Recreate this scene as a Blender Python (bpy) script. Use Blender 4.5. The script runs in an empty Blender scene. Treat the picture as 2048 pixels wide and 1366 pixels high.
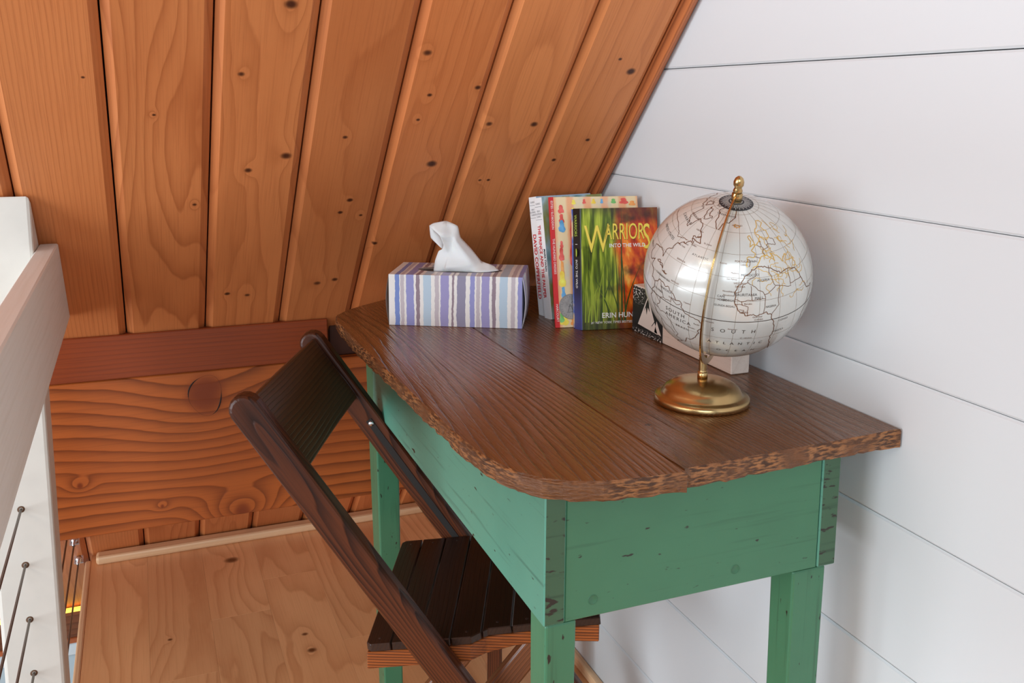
import bpy, bmesh, math, random
from mathutils import Vector, Matrix, noise as mnoise
random.seed(7)
SC = bpy.context.scene
COL = SC.collection

# ------------------------------------------------------------------ camera
RC = ((-0.372303, -0.928083, 0.007206), (-0.146655, 0.051161, -0.987864), (0.916451, -0.368842, -0.155155))
cam_d = bpy.data.cameras.new('camera')
cam_d.sensor_width = 36.0
cam_d.lens = 32.661
cam_d.shift_y = -0.09061
cam_d.clip_start = 0.02
cam = bpy.data.objects.new('camera', cam_d)
right = Vector(RC[0]); up = -Vector(RC[1]); back = -Vector(RC[2])
M = Matrix((right, up, back)).transposed().to_4x4()
M.translation = Vector((0, 0.77608, 1.116))
cam.matrix_world = M
COL.objects.link(cam)
SC.camera = cam

# ------------------------------------------------------------------ world, lights, exposure
W = bpy.data.worlds.new('world'); SC.world = W; W.use_nodes = True
bg = W.node_tree.nodes['Background']
bg.inputs[0].default_value = (0.92, 0.96, 1.0, 1); bg.inputs[1].default_value = 0.28
SC.view_settings.view_transform = 'Standard'
SC.view_settings.look = 'None'
SC.view_settings.gamma = 1.0
SC.view_settings.use_curve_mapping = False
SC.view_settings.exposure = 0.12

def area(name, loc, target, size, energy, color, sizey=None):
    d = bpy.data.lights.new(name, 'AREA'); d.energy = energy; d.color = color
    d.shape = 'RECTANGLE'; d.size = size; d.size_y = sizey or size
    o = bpy.data.objects.new(name, d); COL.objects.link(o); o.location = loc
    o.rotation_euler = (Vector(target) - Vector(loc)).to_track_quat('-Z', 'Y').to_euler()
    return o
def bulb(name, loc, energy, color, r=0.04):
    d = bpy.data.lights.new(name, 'POINT'); d.energy = energy; d.color = color; d.shadow_soft_size = r
    o = bpy.data.objects.new(name, d); COL.objects.link(o); o.location = loc
    return o
area('window_light_open_side', (0.4, 4.0, 0.8), (1.1, 0.3, 0.6), 3.0, 150, (0.82, 0.91, 1.0), 2.2)
area('window_light_behind', (-3.0, 2.0, 1.9), (1.0, 0.2, 0.9), 2.4, 70, (0.74, 0.87, 1.0), 1.8)
for i, (x, y, z) in enumerate(((-0.75, 2.35, 2.05), (-0.50, 2.55, 2.05), (-0.25, 2.75, 2.05), (0.0, 2.95, 2.05))):
    bulb('ceiling_bulb', (x, y, z), 8.0, (1.0, 0.82, 0.62))

# ------------------------------------------------------------------ node helpers
class NT:
    def __init__(s, name):
        s.m = bpy.data.materials.new(name); s.m.use_nodes = True
        s.t = s.m.node_tree; s.n = s.t.nodes; s.l = s.t.links
        s.bsdf = s.n['Principled BSDF']
    def put(s, sock, v):
        if isinstance(v, bpy.types.NodeSocket): s.l.new(v, sock)
        elif v is not None:
            if hasattr(sock, 'default_value'):
                try: sock.default_value = v
                except Exception: sock.default_value = (*v, 1.0) if len(v) == 3 else v
    def math(s, op, a, b=None, c=None, clamp=False):
        n = s.n.new('ShaderNodeMath'); n.operation = op; n.use_clamp = clamp
        s.put(n.inputs[0], a)
        if b is not None: s.put(n.inputs[1], b)
        if c is not None: s.put(n.inputs[2], c)
        return n.outputs[0]
    def add(s, a, b): return s.math('ADD', a, b)
    def sub(s, a, b): return s.math('SUBTRACT', a, b)
    def mul(s, a, b): return s.math('MULTIPLY', a, b)
    def sstep(s, v, a, b, lo=0.0, hi=1.0):
        n = s.n.new('ShaderNodeMapRange'); n.interpolation_type = 'SMOOTHSTEP'
        s.put(n.inputs['Value'], v)
        n.inputs['From Min'].default_value = a; n.inputs['From Max'].default_value = b
        n.inputs['To Min'].default_value = lo; n.inputs['To Max'].default_value = hi
        return n.outputs[0]
    def coord(s, kind='Object'):
        n = s.n.new('ShaderNodeTexCoord'); return n.outputs[kind]
    def sep(s, v):
        n = s.n.new('ShaderNodeSeparateXYZ'); s.put(n.inputs[0], v); return n.outputs
    def comb(s, a, b, c):
        n = s.n.new('ShaderNodeCombineXYZ')
        for i, v in enumerate((a, b, c)): s.put(n.inputs[i], v)
        return n.outputs[0]
    def rnd(s):
        n = s.n.new('ShaderNodeObjectInfo'); return n.outputs['Random']
    def noise(s, vec, scale=1.0, detail=2.0, w=None, rough=0.5):
        n = s.n.new('ShaderNodeTexNoise')
        if w is not None:
            n.noise_dimensions = '4D'; s.put(n.inputs['W'], w)
        s.put(n.inputs['Vector'], vec); n.inputs['Scale'].default_value = scale
        n.inputs['Detail'].default_value = detail; n.inputs['Roughness'].default_value = rough
        return n.outputs['Fac']
    def mix(s, f, a, b, mode='MIX'):
        n = s.n.new('ShaderNodeMix'); n.data_type = 'RGBA'; n.blend_type = mode
        s.put(n.inputs[0], f); s.put(n.inputs[6], a); s.put(n.inputs[7], b)
        return n.outputs[2]
    def ramp(s, v, stops, const=False):
        n = s.n.new('ShaderNodeValToRGB'); r = n.color_ramp
        if const: r.interpolation = 'CONSTANT'
        while len(r.elements) < len(stops): r.elements.new(0.5)
        for e, (p, c) in zip(r.elements, stops):
            e.position = p; e.color = (*c, 1)
        s.put(n.inputs[0], v); return n.outputs[0]
    def bump(s, h, strength, dist=0.002):
        n = s.n.new('ShaderNodeBump'); n.inputs['Strength'].default_value = strength
        n.inputs['Distance'].default_value = dist; s.put(n.inputs['Height'], h)
        s.l.new(n.outputs[0], s.bsdf.inputs['Normal'])
    def col(s, v): s.put(s.bsdf.inputs['Base Color'], v if isinstance(v, bpy.types.NodeSocket) else (*v, 1))
    def set(s, **k):
        for a, v in k.items(): s.put(s.bsdf.inputs[a.replace('_', ' ')], v)

def srgb(r, g, b):
    f = lambda c: c / 12.92 if c <= 0.04045 else ((c + 0.055) / 1.055) ** 2.4
    return (f(r / 255), f(g / 255), f(b / 255))

def wood(name, light, dark, axes=(0, 1, 2), lin=30.0, amp=9.0, ns=(1.1, 8.0), contrast=0.8, sharp=3.0, knots=(),
         rough=0.42, bump=0.25, fiber=0.25, tone=0.25, tonecol=None, shift=None, knotcol=(0.07, 0.022, 0.008), rvar=0.12, coat=0.0, spec=0.5, linemod=0.0):
    """grain = iso-lines of a stretched noise field that bends round the knots; knots: (along, across, radius, pull)"""
    t = NT(name); o = t.sep(t.coord('Object'))
    a, b, c = o[axes[0]], o[axes[1]], o[axes[2]]
    w = t.mul(t.rnd(), 40.0) if shift is None else shift
    base = t.comb(t.mul(a, ns[0]), t.mul(b, ns[1]), t.mul(c, ns[1]))
    f = t.mul(t.noise(base, 1.0, 1.2, w), amp)
    f = t.add(f, t.mul(b, lin)); f = t.add(f, t.mul(c, lin * 0.6))
    wig = t.noise(t.comb(t.mul(a, 14.0), t.mul(b, 40.0), t.mul(c, 40.0)), 1.0, 2.0, w)
    f = t.add(f, t.mul(wig, 0.35))
    core = None; ringm = None
    for (ka, kb, kr, pull) in knots:
        da = t.sub(a, ka); db = t.sub(b, kb)
        d2 = t.add(t.math('POWER', t.math('ABSOLUTE', t.mul(da, 1 / (kr * 3.6))), 2.0), t.math('POWER', t.math('ABSOLUTE', t.mul(db, 1 / (kr * 2.3))), 2.0))
        f = t.add(f, t.mul(t.math('EXPONENT', t.mul(d2, -1.0)), pull))
        e2 = t.add(t.math('POWER', t.math('ABSOLUTE', t.mul(da, 1 / (kr * 0.85))), 2.0), t.math('POWER', t.math('ABSOLUTE', t.mul(db, 1 / kr)), 2.0))
        e2 = t.add(e2, t.mul(t.sub(wig, 0.5), 0.9))
        k = t.math('POWER', t.sstep(e2, 0.0, 1.7, 1.0, 0.0), 1.3)
        core = k if core is None else t.math('MAXIMUM', core, k)
    fr = t.math('FRACT', f)
    line = t.mul(t.math('POWER', fr, sharp), t.sstep(fr, 0.9, 1.0, 1.0, 0.0))
    if linemod:
        lm = t.noise(t.comb(t.mul(a, 2.5), t.mul(b, 26.0), t.mul(c, 26.0)), 1.0, 2.0, w)
        line = t.mul(line, t.sstep(lm, 0.30, 0.70, 1.0 - linemod, 1.0))
    fib = t.noise(t.comb(t.mul(a, 9.0), t.mul(b, 420.0), t.mul(c, 420.0)), 1.0, 2.0, w)
    big = t.noise(t.comb(t.mul(a, 2.3), t.mul(b, 5.0), t.mul(c, 5.0)), 1.0, 2.0, t.add(w, 3.3) if not isinstance(w, (int, float)) else w + 3.3)
    cl = t.mix(t.math('MULTIPLY', line, contrast, clamp=True), (*light, 1), (*dark, 1))
    tc = tonecol or dark
    cl = t.mix(t.mul(t.sstep(big, 0.35, 0.75), tone), cl, (*tc, 1))
    cl = t.mix(t.mul(t.sstep(fib, 0.45, 0.75), fiber), cl, (*dark, 1))
    v = t.n.new('ShaderNodeHueSaturation'); t.put(v.inputs['Color'], cl)
    t.put(v.inputs['Value'], t.add(t.mul(t.rnd(), 2 * rvar), 1.0 - rvar)); cl = v.outputs[0]
    if core is not None: cl = t.mix(core, cl, (*knotcol, 1))
    t.col(cl)
    h = t.add(t.mul(line, -1.0), t.mul(fib, -0.5))
    t.bump(h, bump, 0.0015)
    t.set(Roughness=t.add(t.mul(fib, 0.15), rough - 0.07))
    t.bsdf.inputs['Coat Weight'].default_value = coat
    t.bsdf.inputs['Specular IOR Level'].default_value = spec
    t.bsdf.inputs['Coat Roughness'].default_value = 0.2
    return t.m

def plain(name, col, rough=0.5, metal=0.0, nscale=0, namt=0.15, bump=0.0, spec=0.5, emit=None):
    t = NT(name); cl = (*col, 1)
    if nscale:
        nz = t.noise(t.coord('Object'), nscale, 3.0)
        cl = t.mix(t.mul(t.sstep(nz, 0.3, 0.8), namt), (*col, 1), tuple(c * 0.45 for c in col) + (1,))
        if bump: t.bump(nz, bump, 0.001)
    t.put(t.bsdf.inputs['Base Color'], cl)
    t.set(Roughness=rough, Metallic=metal)
    t.bsdf.inputs['Specular IOR Level'].default_value = spec
    if emit:
        t.bsdf.inputs['Emission Color'].default_value = (*col, 1); t.bsdf.inputs['Emission Strength'].default_value = emit
    return t.m

# ------------------------------------------------------------------ mesh helpers
def link(name, me, mat=None, parent=None, loc=(0, 0, 0), rot=(0, 0, 0)):
    o = bpy.data.objects.new(name, me); COL.objects.link(o)
    if mat is not None and me is not None and len(me.materials) == 0: me.materials.append(mat)
    if parent is not None: o.parent = parent
    o.location = loc; o.rotation_euler = rot
    return o
def tag(o, label=None, cat=None, group=None, kind=None):
    if label: o['label'] = label
    if cat: o['category'] = cat
    if group: o['group'] = group
    if kind: o['kind'] = kind
    return o
def empty(name, loc, rot=(0, 0, 0)):
    o = bpy.data.objects.new(name, None); COL.objects.link(o); o.location = loc; o.rotation_euler = rot
    o.empty_display_size = 0.05
    return o
def finish(bm, name, smooth=False, bevel=0.0, seg=1, angle=0.5):
    bmesh.ops.recalc_face_normals(bm, faces=bm.faces)
    if bevel > 0:
        es = [e for e in bm.edges if e.is_manifold and e.calc_face_angle(0) > angle]
        bmesh.ops.bevel(bm, geom=es, offset=bevel, segments=seg, profile=0.5, affect='EDGES', clamp_overlap=True)
    me = bpy.data.meshes.new(name); bm.to_mesh(me); bm.free()
    if smooth:
        for p in me.polygons: p.use_smooth = True
    return me
def boxmesh(name, x0, x1, y0, y1, z0, z1, bevel=0.0, seg=1):
    bm = bmesh.new()
    v = [bm.verts.new(p) for p in ((x0, y0, z0), (x1, y0, z0), (x1, y1, z0), (x0, y1, z0), (x0, y0, z1), (x1, y0, z1), (x1, y1, z1), (x0, y1, z1))]
    for f in ((3, 2, 1, 0), (4, 5, 6, 7), (0, 1, 5, 4), (1, 2, 6, 5), (2, 3, 7, 6), (3, 0, 4, 7)): bm.faces.new([v[i] for i in f])
    return finish(bm, name, bevel=bevel, seg=seg)
def box(name, x0, x1, y0, y1, z0, z1, mat, parent=None, bevel=0.0, seg=1, origin=None):
    """box in world coordinates; origin defaults to its own centre so each piece has its own grain"""
    p = parent.location if parent is not None else Vector((0, 0, 0))
    cx, cy, cz = origin or ((x0 + x1) / 2, (y0 + y1) / 2, (z0 + z1) / 2)
    me = boxmesh(name, x0 - cx, x1 - cx, y0 - cy, y1 - cy, z0 - cz, z1 - cz, bevel, seg)
    return link(name, me, mat, parent, (cx - p[0], cy - p[1], cz - p[2]))
def prism(name, pts, h0, h1, axis, bevel=0.0, seg=1):
    """2-D outline extruded along an axis ('x','y','z')"""
    bm = bmesh.new()
    def mk(p, h): return {'z': (p[0], p[1], h), 'y': (p[0], h, p[1]), 'x': (h, p[0], p[1])}[axis]
    lo = [bm.verts.new(mk(p, h0)) for p in pts]; hi = [bm.verts.new(mk(p, h1)) for p in pts]
    bm.faces.new(lo[::-1]); bm.faces.new(hi)
    n = len(pts)
    for i in range(n): bm.faces.new((lo[i], lo[(i + 1) % n], hi[(i + 1) % n], hi[i]))
    return finish(bm, name, bevel=bevel, seg=seg)
def tube(bm, pts, r, seg=8, cap=True):
    rings = []; n = len(pts); pts = [Vector(p) for p in pts]
    prev = None
    for i, p in enumerate(pts):
        d = (pts[min(i + 1, n - 1)] - pts[max(i - 1, 0)]).normalized()
        if prev is None:
            u = d.orthogonal().normalized()
        else:
            u = (prev - d * prev.dot(d)).normalized()
        prev = u; v = d.cross(u)
        rr = r[i] if isinstance(r, (list, tuple)) else r
        rings.append([bm.verts.new(p + (u * math.cos(2 * math.pi * k / seg) + v * math.sin(2 * math.pi * k / seg)) * rr) for k in range(seg)])
    for i in range(n - 1):
        for k in range(seg):
            bm.faces.new((rings[i][k], rings[i][(k + 1) % seg], rings[i + 1][(k + 1) % seg], rings[i + 1][k]))
    if cap: bm.faces.new(rings[0][::-1]); bm.faces.new(rings[-1])
def lathe(name, prof, seg=48, smooth=True):
    bm = bmesh.new(); rings = []
    for r, z in prof:
        if r < 1e-6: rings.append([bm.verts.new((0, 0, z))])
        else: rings.append([bm.verts.new((r * math.cos(2 * math.pi * k / seg), r * math.sin(2 * math.pi * k / seg), z)) for k in range(seg)])
    for A, B in zip(rings, rings[1:]):
        for k in range(seg):
            a0, a1 = A[k % len(A)], A[(k + 1) % len(A)]; b0, b1 = B[k % len(B)], B[(k + 1) % len(B)]
            vs = []
            for v in (a0, a1, b1, b0):
                if v not in vs: vs.append(v)
            if len(vs) > 2: bm.faces.new(vs)
    return finish(bm, name, smooth=smooth)
def textmesh(s, size=1.0, align='LEFT', sx=1.0, offset=0.0, shear=0.0, spacing=1.0):
    cu = bpy.data.curves.new('txt', 'FONT'); cu.body = s; cu.size = size; cu.align_x = align; cu.offset = offset; cu.shear = shear
    cu.space_character = spacing; cu.resolution_u = 3
    o = bpy.data.objects.new('txt', cu); COL.objects.link(o)
    dg = bpy.context.evaluated_depsgraph_get(); dg.update()
    me = bpy.data.meshes.new_from_object(o.evaluated_get(dg))
    bpy.data.objects.remove(o); bpy.data.curves.remove(cu)
    me.materials.clear()
    if sx != 1.0:
        for v in me.vertices: v.co.x *= sx
    return me

# ------------------------------------------------------------------ materials: setting
ANG = math.radians(46.7)
S0 = Vector((1.705, 0, 0.718))                     # a point of the sloped ceiling
def slope_x(z): return S0.x - (z - S0.z) * math.cos(ANG) / math.sin(ANG)
PL, PD = srgb(208, 128, 74), srgb(142, 66, 24)
white_paint = NT('white_paint')
_n = white_paint.noise(white_paint.coord('Object'), 6.0, 3.0)
_c = white_paint.mix(white_paint.mul(_n, 0.25), (0.685, 0.71, 0.72, 1), (0.635, 0.65, 0.645, 1))
white_paint.col(_c)
_o = white_paint.sep(white_paint.coord('Object'))
_s = white_paint.noise(white_paint.comb(white_paint.mul(_o[0], 4.0), white_paint.mul(_o[1], 80.0), white_paint.mul(_o[2], 80.0)), 1.0, 2.0)
white_paint.bump(_s, 0.06, 0.001); white_paint.set(Roughness=0.42)
white_paint = white_paint.m
dark_gap = plain('dark_gap', (0.02, 0.015, 0.012), 0.9)
rail_paint = NT('rail_paint')
_o = rail_paint.sep(rail_paint.coord('Object'))
_s = rail_paint.noise(rail_paint.comb(rail_paint.mul(_o[0], 5.0), rail_paint.mul(_o[1], 150.0), rail_paint.mul(_o[2], 150.0)), 1.0, 3.0)
rail_paint.col(rail_paint.mix(rail_paint.mul(rail_paint.sstep(_s, 0.4, 0.8), 0.35), (0.78, 0.77, 0.73, 1), (0.60, 0.56, 0.48, 1)))
rail_paint.bump(_s, 0.25, 0.001); rail_paint.set(Roughness=0.5); rail_paint = rail_paint.m
post_paint = plain('post_paint', (0.70, 0.66, 0.59), 0.5, nscale=30, namt=0.1, bump=0.1)

# ------------------------------------------------------------------ sloped ceiling of V-grooved planks
ceil = tag(link('ceiling', boxmesh('ceiling', -1.6, 2.9, -0.02, 2.9, -0.075, -0.045), dark_gap, None, S0, (0, 0, 0)), kind='structure')
ceil.matrix_world = Matrix.Translation(S0) @ Matrix(((-math.cos(ANG), 0, -math.sin(ANG)), (0, 1, 0), (math.sin(ANG), 0, -math.cos(ANG)))).to_4x4()
KN = [(.595, .643, .006, 2), (.407, .625, .007, 3), (.437, .572, .010, 3), (.585, .835, .003, 1), (.333, .700, .004, 5), (.52, .753, .003, 4),
      (.577, .305, .006, 2), (.502, .268, .007, 2), (.501, .192, .008, 2), (.414, .343, .010, 3), (.64, .395, .008, 3), (.561, .376, .005, 1.5), (.511, .384, .004, 1.5),
      (.372, .236, .004, 1), (.614, .064, .009, 2), (.638, .092, .004, 1), (.418, .131, .005, 2), (.465, .085, .005, 2), (.712, .588, .010, 3), (.087, .611, .006, 2), (.095, .645, .006, 2),
      (.475, .489, .005, 2), (.332, .463, .006, 1), (.302, .475, .005, 2), (.109, .492, .008, 2), (.117, .462, .007, 1), (.293, .440, .004, 2), (.318, .108, .006, 2), (.372, .251, .004, 1), (.216, .405, .006, 2)]
joints = [0.0, 0.030, 0.160, 0.289, 0.418, 0.549, 0.679, 0.810, 0.940] + [0.940 + 0.1305 * k for k in range(1, 15)]
def plank_mesh(w, x0, x1):
    g, t, ch, cd = 0.0012, 0.042, 0.0110, 0.0085
    h = w / 2 - g
    pts = [(-h, -t), (h, -t), (h, -cd), (h - ch, 0), (-h + ch, 0), (-h, -cd)]
    return prism('plank', pts, x0, x1, 'x')
tints = [0, 0, 1, 0, 1, 0, 0, 1]
for i, (y0, y1) in enumerate(zip(joints, joints[1:])):
    yc = (y0 + y1) / 2
    kk = [(s, y - yc, r * 0.85, p * 0.35) for (s, y, r, p) in KN if y0 < y < y1]
    if i == 0:
        m = wood('plank_wood_edge', srgb(196, 112, 62), srgb(118, 52, 22), lin=230, amp=2.0, ns=(0.6, 3), contrast=0.85, shift=2.0, rough=0.45)
    else:
        lin = {1: 25, 2: 12, 3: 18, 4: 14, 5: 8, 6: 26, 7: 150}.get(i, 40)
        am = {1: 9, 2: 8, 3: 10, 4: 6, 5: 14, 6: 12, 7: 2.0}.get(i, 8)
        con = {5: .40, 6: .62, 7: .34}.get(i, .36)
        m = wood('plank_wood', PL, PD, lin=lin, amp=am, ns=(1.3, 9.0), contrast=con, knots=kk, shift=3.7 * i, rough=0.46, bump=0.12, fiber=0.22, tone=0.35, tonecol=srgb(186, 92, 40), knotcol=srgb(70, 30, 12))
    pm = plank_mesh(y1 - y0, -1.42, 2.9)
    link('plank', pm, m, ceil, (0, yc, 0))

# ------------------------------------------------------------------ white shiplap gable wall
wall = tag(link('wall_right', boxmesh('wall_right', -2.4, 2.6, -0.06, -0.022, -0.06, 2.9), dark_gap), kind='structure')
zs = [-0.045, 0.130, 0.304, 0.478, 0.647, 0.816, 0.993, 1.170, 1.345, 1.520, 1.695, 1.870, 2.045, 2.22, 2.395, 2.57, 2.745]
for i, (a, b) in enumerate(zip(zs, zs[1:])):
    g = 0.0006 if abs(b - 1.17) < 0.01 else 0.0004
    g0 = 0.0006 if abs(a - 1.17) < 0.01 else 0.0004
    xa, xb = slope_x(a) + 0.02, slope_x(b) + 0.02
    zc = (a + b) / 2
    bm = bmesh.new()
    # board with eased long edges and an end cut to the roof slope
    prof = [(-0.02, a + g0 - zc), (-0.0022, a + g0 - zc), (0.0, a + g0 + 0.0026 - zc), (0.0, b - g - 0.0026 - zc), (-0.0022, b - g - zc), (-0.02, b - g - zc)]
    lo = [bm.verts.new((-2.4, y, z)) for y, z in prof]
    hi = [bm.verts.new((slope_x(z + zc) + 0.02, y, z)) for y, z in prof]
    bm.faces.new(lo); bm.faces.new(hi[::-1])
    for k in range(6): bm.faces.new((lo[k], hi[k], hi[(k + 1) % 6], lo[(k + 1) % 6]))
    link('board', finish(bm, 'board'), white_paint, wall, (0, 0, zc))

# ------------------------------------------------------------------ oak floor boards
floor = tag(link('floor', boxmesh('floor', -1.6, 2.42, 0.0, 0.932, -0.12, -0.02), dark_gap), kind='structure')
OL, OD = srgb(240, 182, 128), srgb(186, 112, 64)
marks = [(2.239, 0.613, .017, 1), (1.785, 0.495, .010, 1), (1.849, 0.499, .007, .6), (1.93, 0.765, .005, 1)]
rows = [0.0, 0.052, 0.177, 0.302, 0.428, 0.553, 0.679, 0.805, 0.932]
cuts = {7: [], 6: [1.78], 5: [1.975, 0.9], 4: [2.113, 1.3], 3: [1.798, 0.7], 2: [1.5], 1: [1.9], 0: [1.2]}
for r, (y0, y1) in enumerate(zip(rows, rows[1:])):
    xs = [2.42] + cuts[r] + [-1.6]
    for k, (xb, xa) in enumerate(zip(xs, xs[1:])):
        kn = [(mx - (xa + xb) / 2, my - (y0 + y1) / 2, mr, mp) for mx, my, mr, mp in marks if xa < mx < xb and y0 < my < y1]
        mt = wood('oak_board', OL, OD, lin=16, amp=11, ns=(1.2, 7), contrast=0.55, rough=0.34, bump=0.04, fiber=0.16, tone=0.4, tonecol=srgb(204, 140, 94), shift=1.3 * (r * 3 + k * 2) + 0.7, rvar=0.05, knots=kn, knotcol=srgb(112, 66, 34))
        box('floor_board', xa + 0.0001, xb - 0.0001, y0 + 0.0001, y1 - 0.0001, -0.02, 0.0, mt, floor, bevel=0.0002)
pale_oak = wood('pale_oak', srgb(232, 190, 146), srgb(196, 146, 98), axes=(1, 0, 2), lin=60, amp=4, contrast=0.35, rough=0.4, bump=0.05)
pale_oak_x = wood('pale_oak_x', srgb(236, 196, 154), srgb(200, 150, 104), lin=60, amp=4, contrast=0.35, rough=0.4, bump=0.05)
nose = tag(box('trim_1', -1.6, 2.36, 0.932, 0.946, -0.13, 0.001, pale_oak_x, bevel=0.004, seg=2), kind='structure')
trim = tag(box('trim_2', 2.325, 2.362, 0.014, 0.920, 0.0, 0.02, pale_oak, bevel=0.006, seg=2), kind='structure')
base = tag(box('baseboard_right', -1.6, 2.3, 0.0, 0.014, 0.0, 0.022, pale_oak_x, bevel=0.004, seg=2), kind='structure')

# ------------------------------------------------------------------ knee beam and the board on top of it
beam_m = wood('fir_beam', srgb(186, 98, 42), srgb(84, 34, 9), axes=(1, 2, 0), lin=42, amp=7.5, ns=(1.5, 3.2), contrast=1.0, sharp=2.2, shift=5.3, rough=0.4, bump=0.15, fiber=0.2, tone=0.4, tonecol=srgb(168, 78, 26),
              knots=[(0.684 - .78, 0.590 - .495, .040, 2.0), (0.628 - .78, 0.358 - .495, .018, 5), (0.899 - .78, 0.450 - .495, .006, 1.5), (0.767 - .78, 0.391 - .495, .004, 1)], knotcol=srgb(126, 52, 18), rvar=0.0)
board_m = wood('dark_fir_board', srgb(150, 66, 26), srgb(92, 34, 10), axes=(1, 2, 0), lin=120, amp=3, ns=(0.8, 3), contrast=0.4, shift=9.1, rough=0.42, bump=0.1, rvar=0.0)
beam = tag(box('wooden_beam', 1.706, 1.74, 0.002, 1.56, 0.353, 0.635, beam_m, bevel=0.002, origin=(1.706, 0.78, 0.495)),
           'wide orange fir beam with a large round knot under the sloped planks', 'beam')
up_b = tag(box('blocking_board', 1.704, 1.74, 0.462, 1.56, 0.636, 0.714, board_m, bevel=0.0015),
           'dark reddish board lying along the top of the wide knotty beam', 'board')
up_c = tag(box('blocking_board', 1.725, 1.74, 0.002, 0.455, 0.636, 0.695, plain('shadow_wood', srgb(70, 34, 18), 0.7, nscale=20), bevel=0.0015),  # board put into the gap, with the recess shade in its colour
           'short board coloured dark for the shaded recess on the beam behind the green table', 'board')
# dark ring round the big knot of the beam
ring = bmesh.new()
pts = []
for k in range(41):
    a = 2 * math.pi * k / 40
    rr = 1 + 0.06 * math.sin(3 * a + 1)
    pts.append((1.7062, 0.684 + 0.0285 * rr * math.cos(a), 0.590 + 0.0375 * rr * math.sin(a)))
tube(ring, [(p[0] - 1.706, p[1] - 0.78, p[2] - 0.495) for p in pts], [0.0003 + 0.0011 * max(0.0, math.sin(k * 0.31 + 0.6)) ** 2 for k in range(41)], 5, False)
link('knot_ring', finish(ring, 'knot_ring', True), plain('knot_black', (0.012, 0.006, 0.004), 0.8), beam)

# ------------------------------------------------------------------ railing: post, handrail, cables
zt0, zt1 = S0.z - (1.45 - S0.x) * math.tan(ANG) - 0.004, S0.z - (1.526 - S0.x) * math.tan(ANG) - 0.004
pm = prism('railing_post', [(1.45, -0.9), (1.528, -0.9), (1.528, zt1), (1.45, zt0)], 0.919, 0.999, 'y', bevel=0.005, seg=2)
for v in pm.vertices: v.co.x -= 1.49; v.co.y -= 0.959; v.co.z += 0.9
post = tag(link('railing_post', pm, post_paint, None, (1.49, 0.959, -0.9)), 'white square railing post cut off at an angle by the sloped ceiling', 'post')
za, zb = 0.904, 0.762
rm = prism('handrail', [(-1.8, zb), (slope_x(zb) - 0.006, zb), (slope_x(za) - 0.006, za), (-1.8, za)], 0.893, 0.9185, 'y', bevel=0.002)
for v in rm.vertices: v.co.x -= 1.0; v.co.y -= 0.9; v.co.z -= 0.83
rail = tag(link('handrail', rm, rail_paint, None, (1.0, 0.9, 0.83)), 'white painted plank handrail running up to the sloped planks', 'handrail')
steel = plain('cable_steel', (0.20, 0.18, 0.16), 0.4, 0.8)
chrome = plain('chrome_fitting', (0.75, 0.75, 0.77), 0.25, 1.0)
rim_brown = plain('hole_rim', (0.12, 0.06, 0.03), 0.8)  # dark brown ring round each cable hole
heights = ['third', 'fourth', 'fifth', 'sixth', 'seventh', 'eighth', 'ninth']
names = ['topmost', 'second', 'third', 'fourth', 'fifth', 'sixth', 'lowest']
for k in range(7):
    z = 0.526 - 0.0866 * k; y = 0.960
    xe = slope_x(z) - 0.004
    bm = bmesh.new()
    # sagging-free cable with a hair of twist
    tube(bm, [(-1.9 + (xe + 1.9) * i / 12, 0, 0) for i in range(13)], 0.0021, 6)
    c = empty('railing_cable', (1.45, y, z)); tag(c, '%s steel cable of the railing threaded through the white post' % names[k], 'cable', 'railing cables')
    me = finish(bm, 'strand', True)
    for v in me.vertices: v.co.x -= 1.45
    link('strand', me, steel, c)
    hole = lathe('grommet', [(0.0025, 0.0006), (0.0052, 0.0006), (0.0056, -0.001)], 16)
    link('grommet', hole, rim_brown, c, (0.0005, 0, 0), (0, -math.pi / 2, 0))
    fit = bmesh.new(); tube(fit, [(0, 0, 0), (0.012, 0, 0), (0.0121, 0, 0), (0.034, 0, 0)], [0.0075, 0.0075, 0.004, 0.004], 10)
    fm = finish(fit, 'end_fitting', True)
    f = link('end_fitting', fm, chrome, c, (xe - 1.45 - 0.002, 0, 0), (0, math.pi, 0))
    pl = boxmesh('anchor_plate', -0.014, 0.014, -0.011, 0.011, 0, 0.004, 0.001)
    link('anchor_plate', pl, chrome, c, (xe - 1.45 - 0.001, 0, 0), (0, -(math.pi / 2 - 0.0) + (math.pi / 2 - ANG) , 0))

# ------------------------------------------------------------------ storey below, seen past the loft edge
tag(box('lower_beam', 2.60, 2.66, 0.95, 2.6, -0.325, -0.245, wood('walnut_beam', srgb(120, 70, 44), srgb(64, 34, 20), axes=(1, 2, 0), lin=60, amp=6, contrast=0.6, rvar=0.0)),
    'dark brown beam below the loft edge under the yellow light strip', 'beam')
tag(box('light_strip', 2.585, 2.60, 0.95, 2.6, -0.246, -0.238, plain('amber_glow', (1.0, 0.62, 0.08), 0.5, emit=1.6), bevel=0.002),
    'thin glowing yellow light strip on the dark beam below the loft', 'light strip')
tag(box('trim_3', 2.595, 2.66, 0.95, 2.6, -0.340, -0.327, wood('red_trim', srgb(190, 104, 62), srgb(120, 60, 30), axes=(1, 2, 0), lin=60, amp=3, contrast=0.4)), kind='structure')
tag(box('wall_lower', 2.62, 2.68, 0.95, 2.6, -2.4, -0.342, plain('grey_blue_paint', srgb(186, 200, 204), 0.5, nscale=3, namt=0.05)), kind='structure')
tag(box('trim_4', 2.602, 2.62, 0.95, 2.6, -0.380, -0.345, plain('pale_trim_paint', srgb(214, 220, 220), 0.5, nscale=3, namt=0.05), bevel=0.003), kind='structure')
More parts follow.
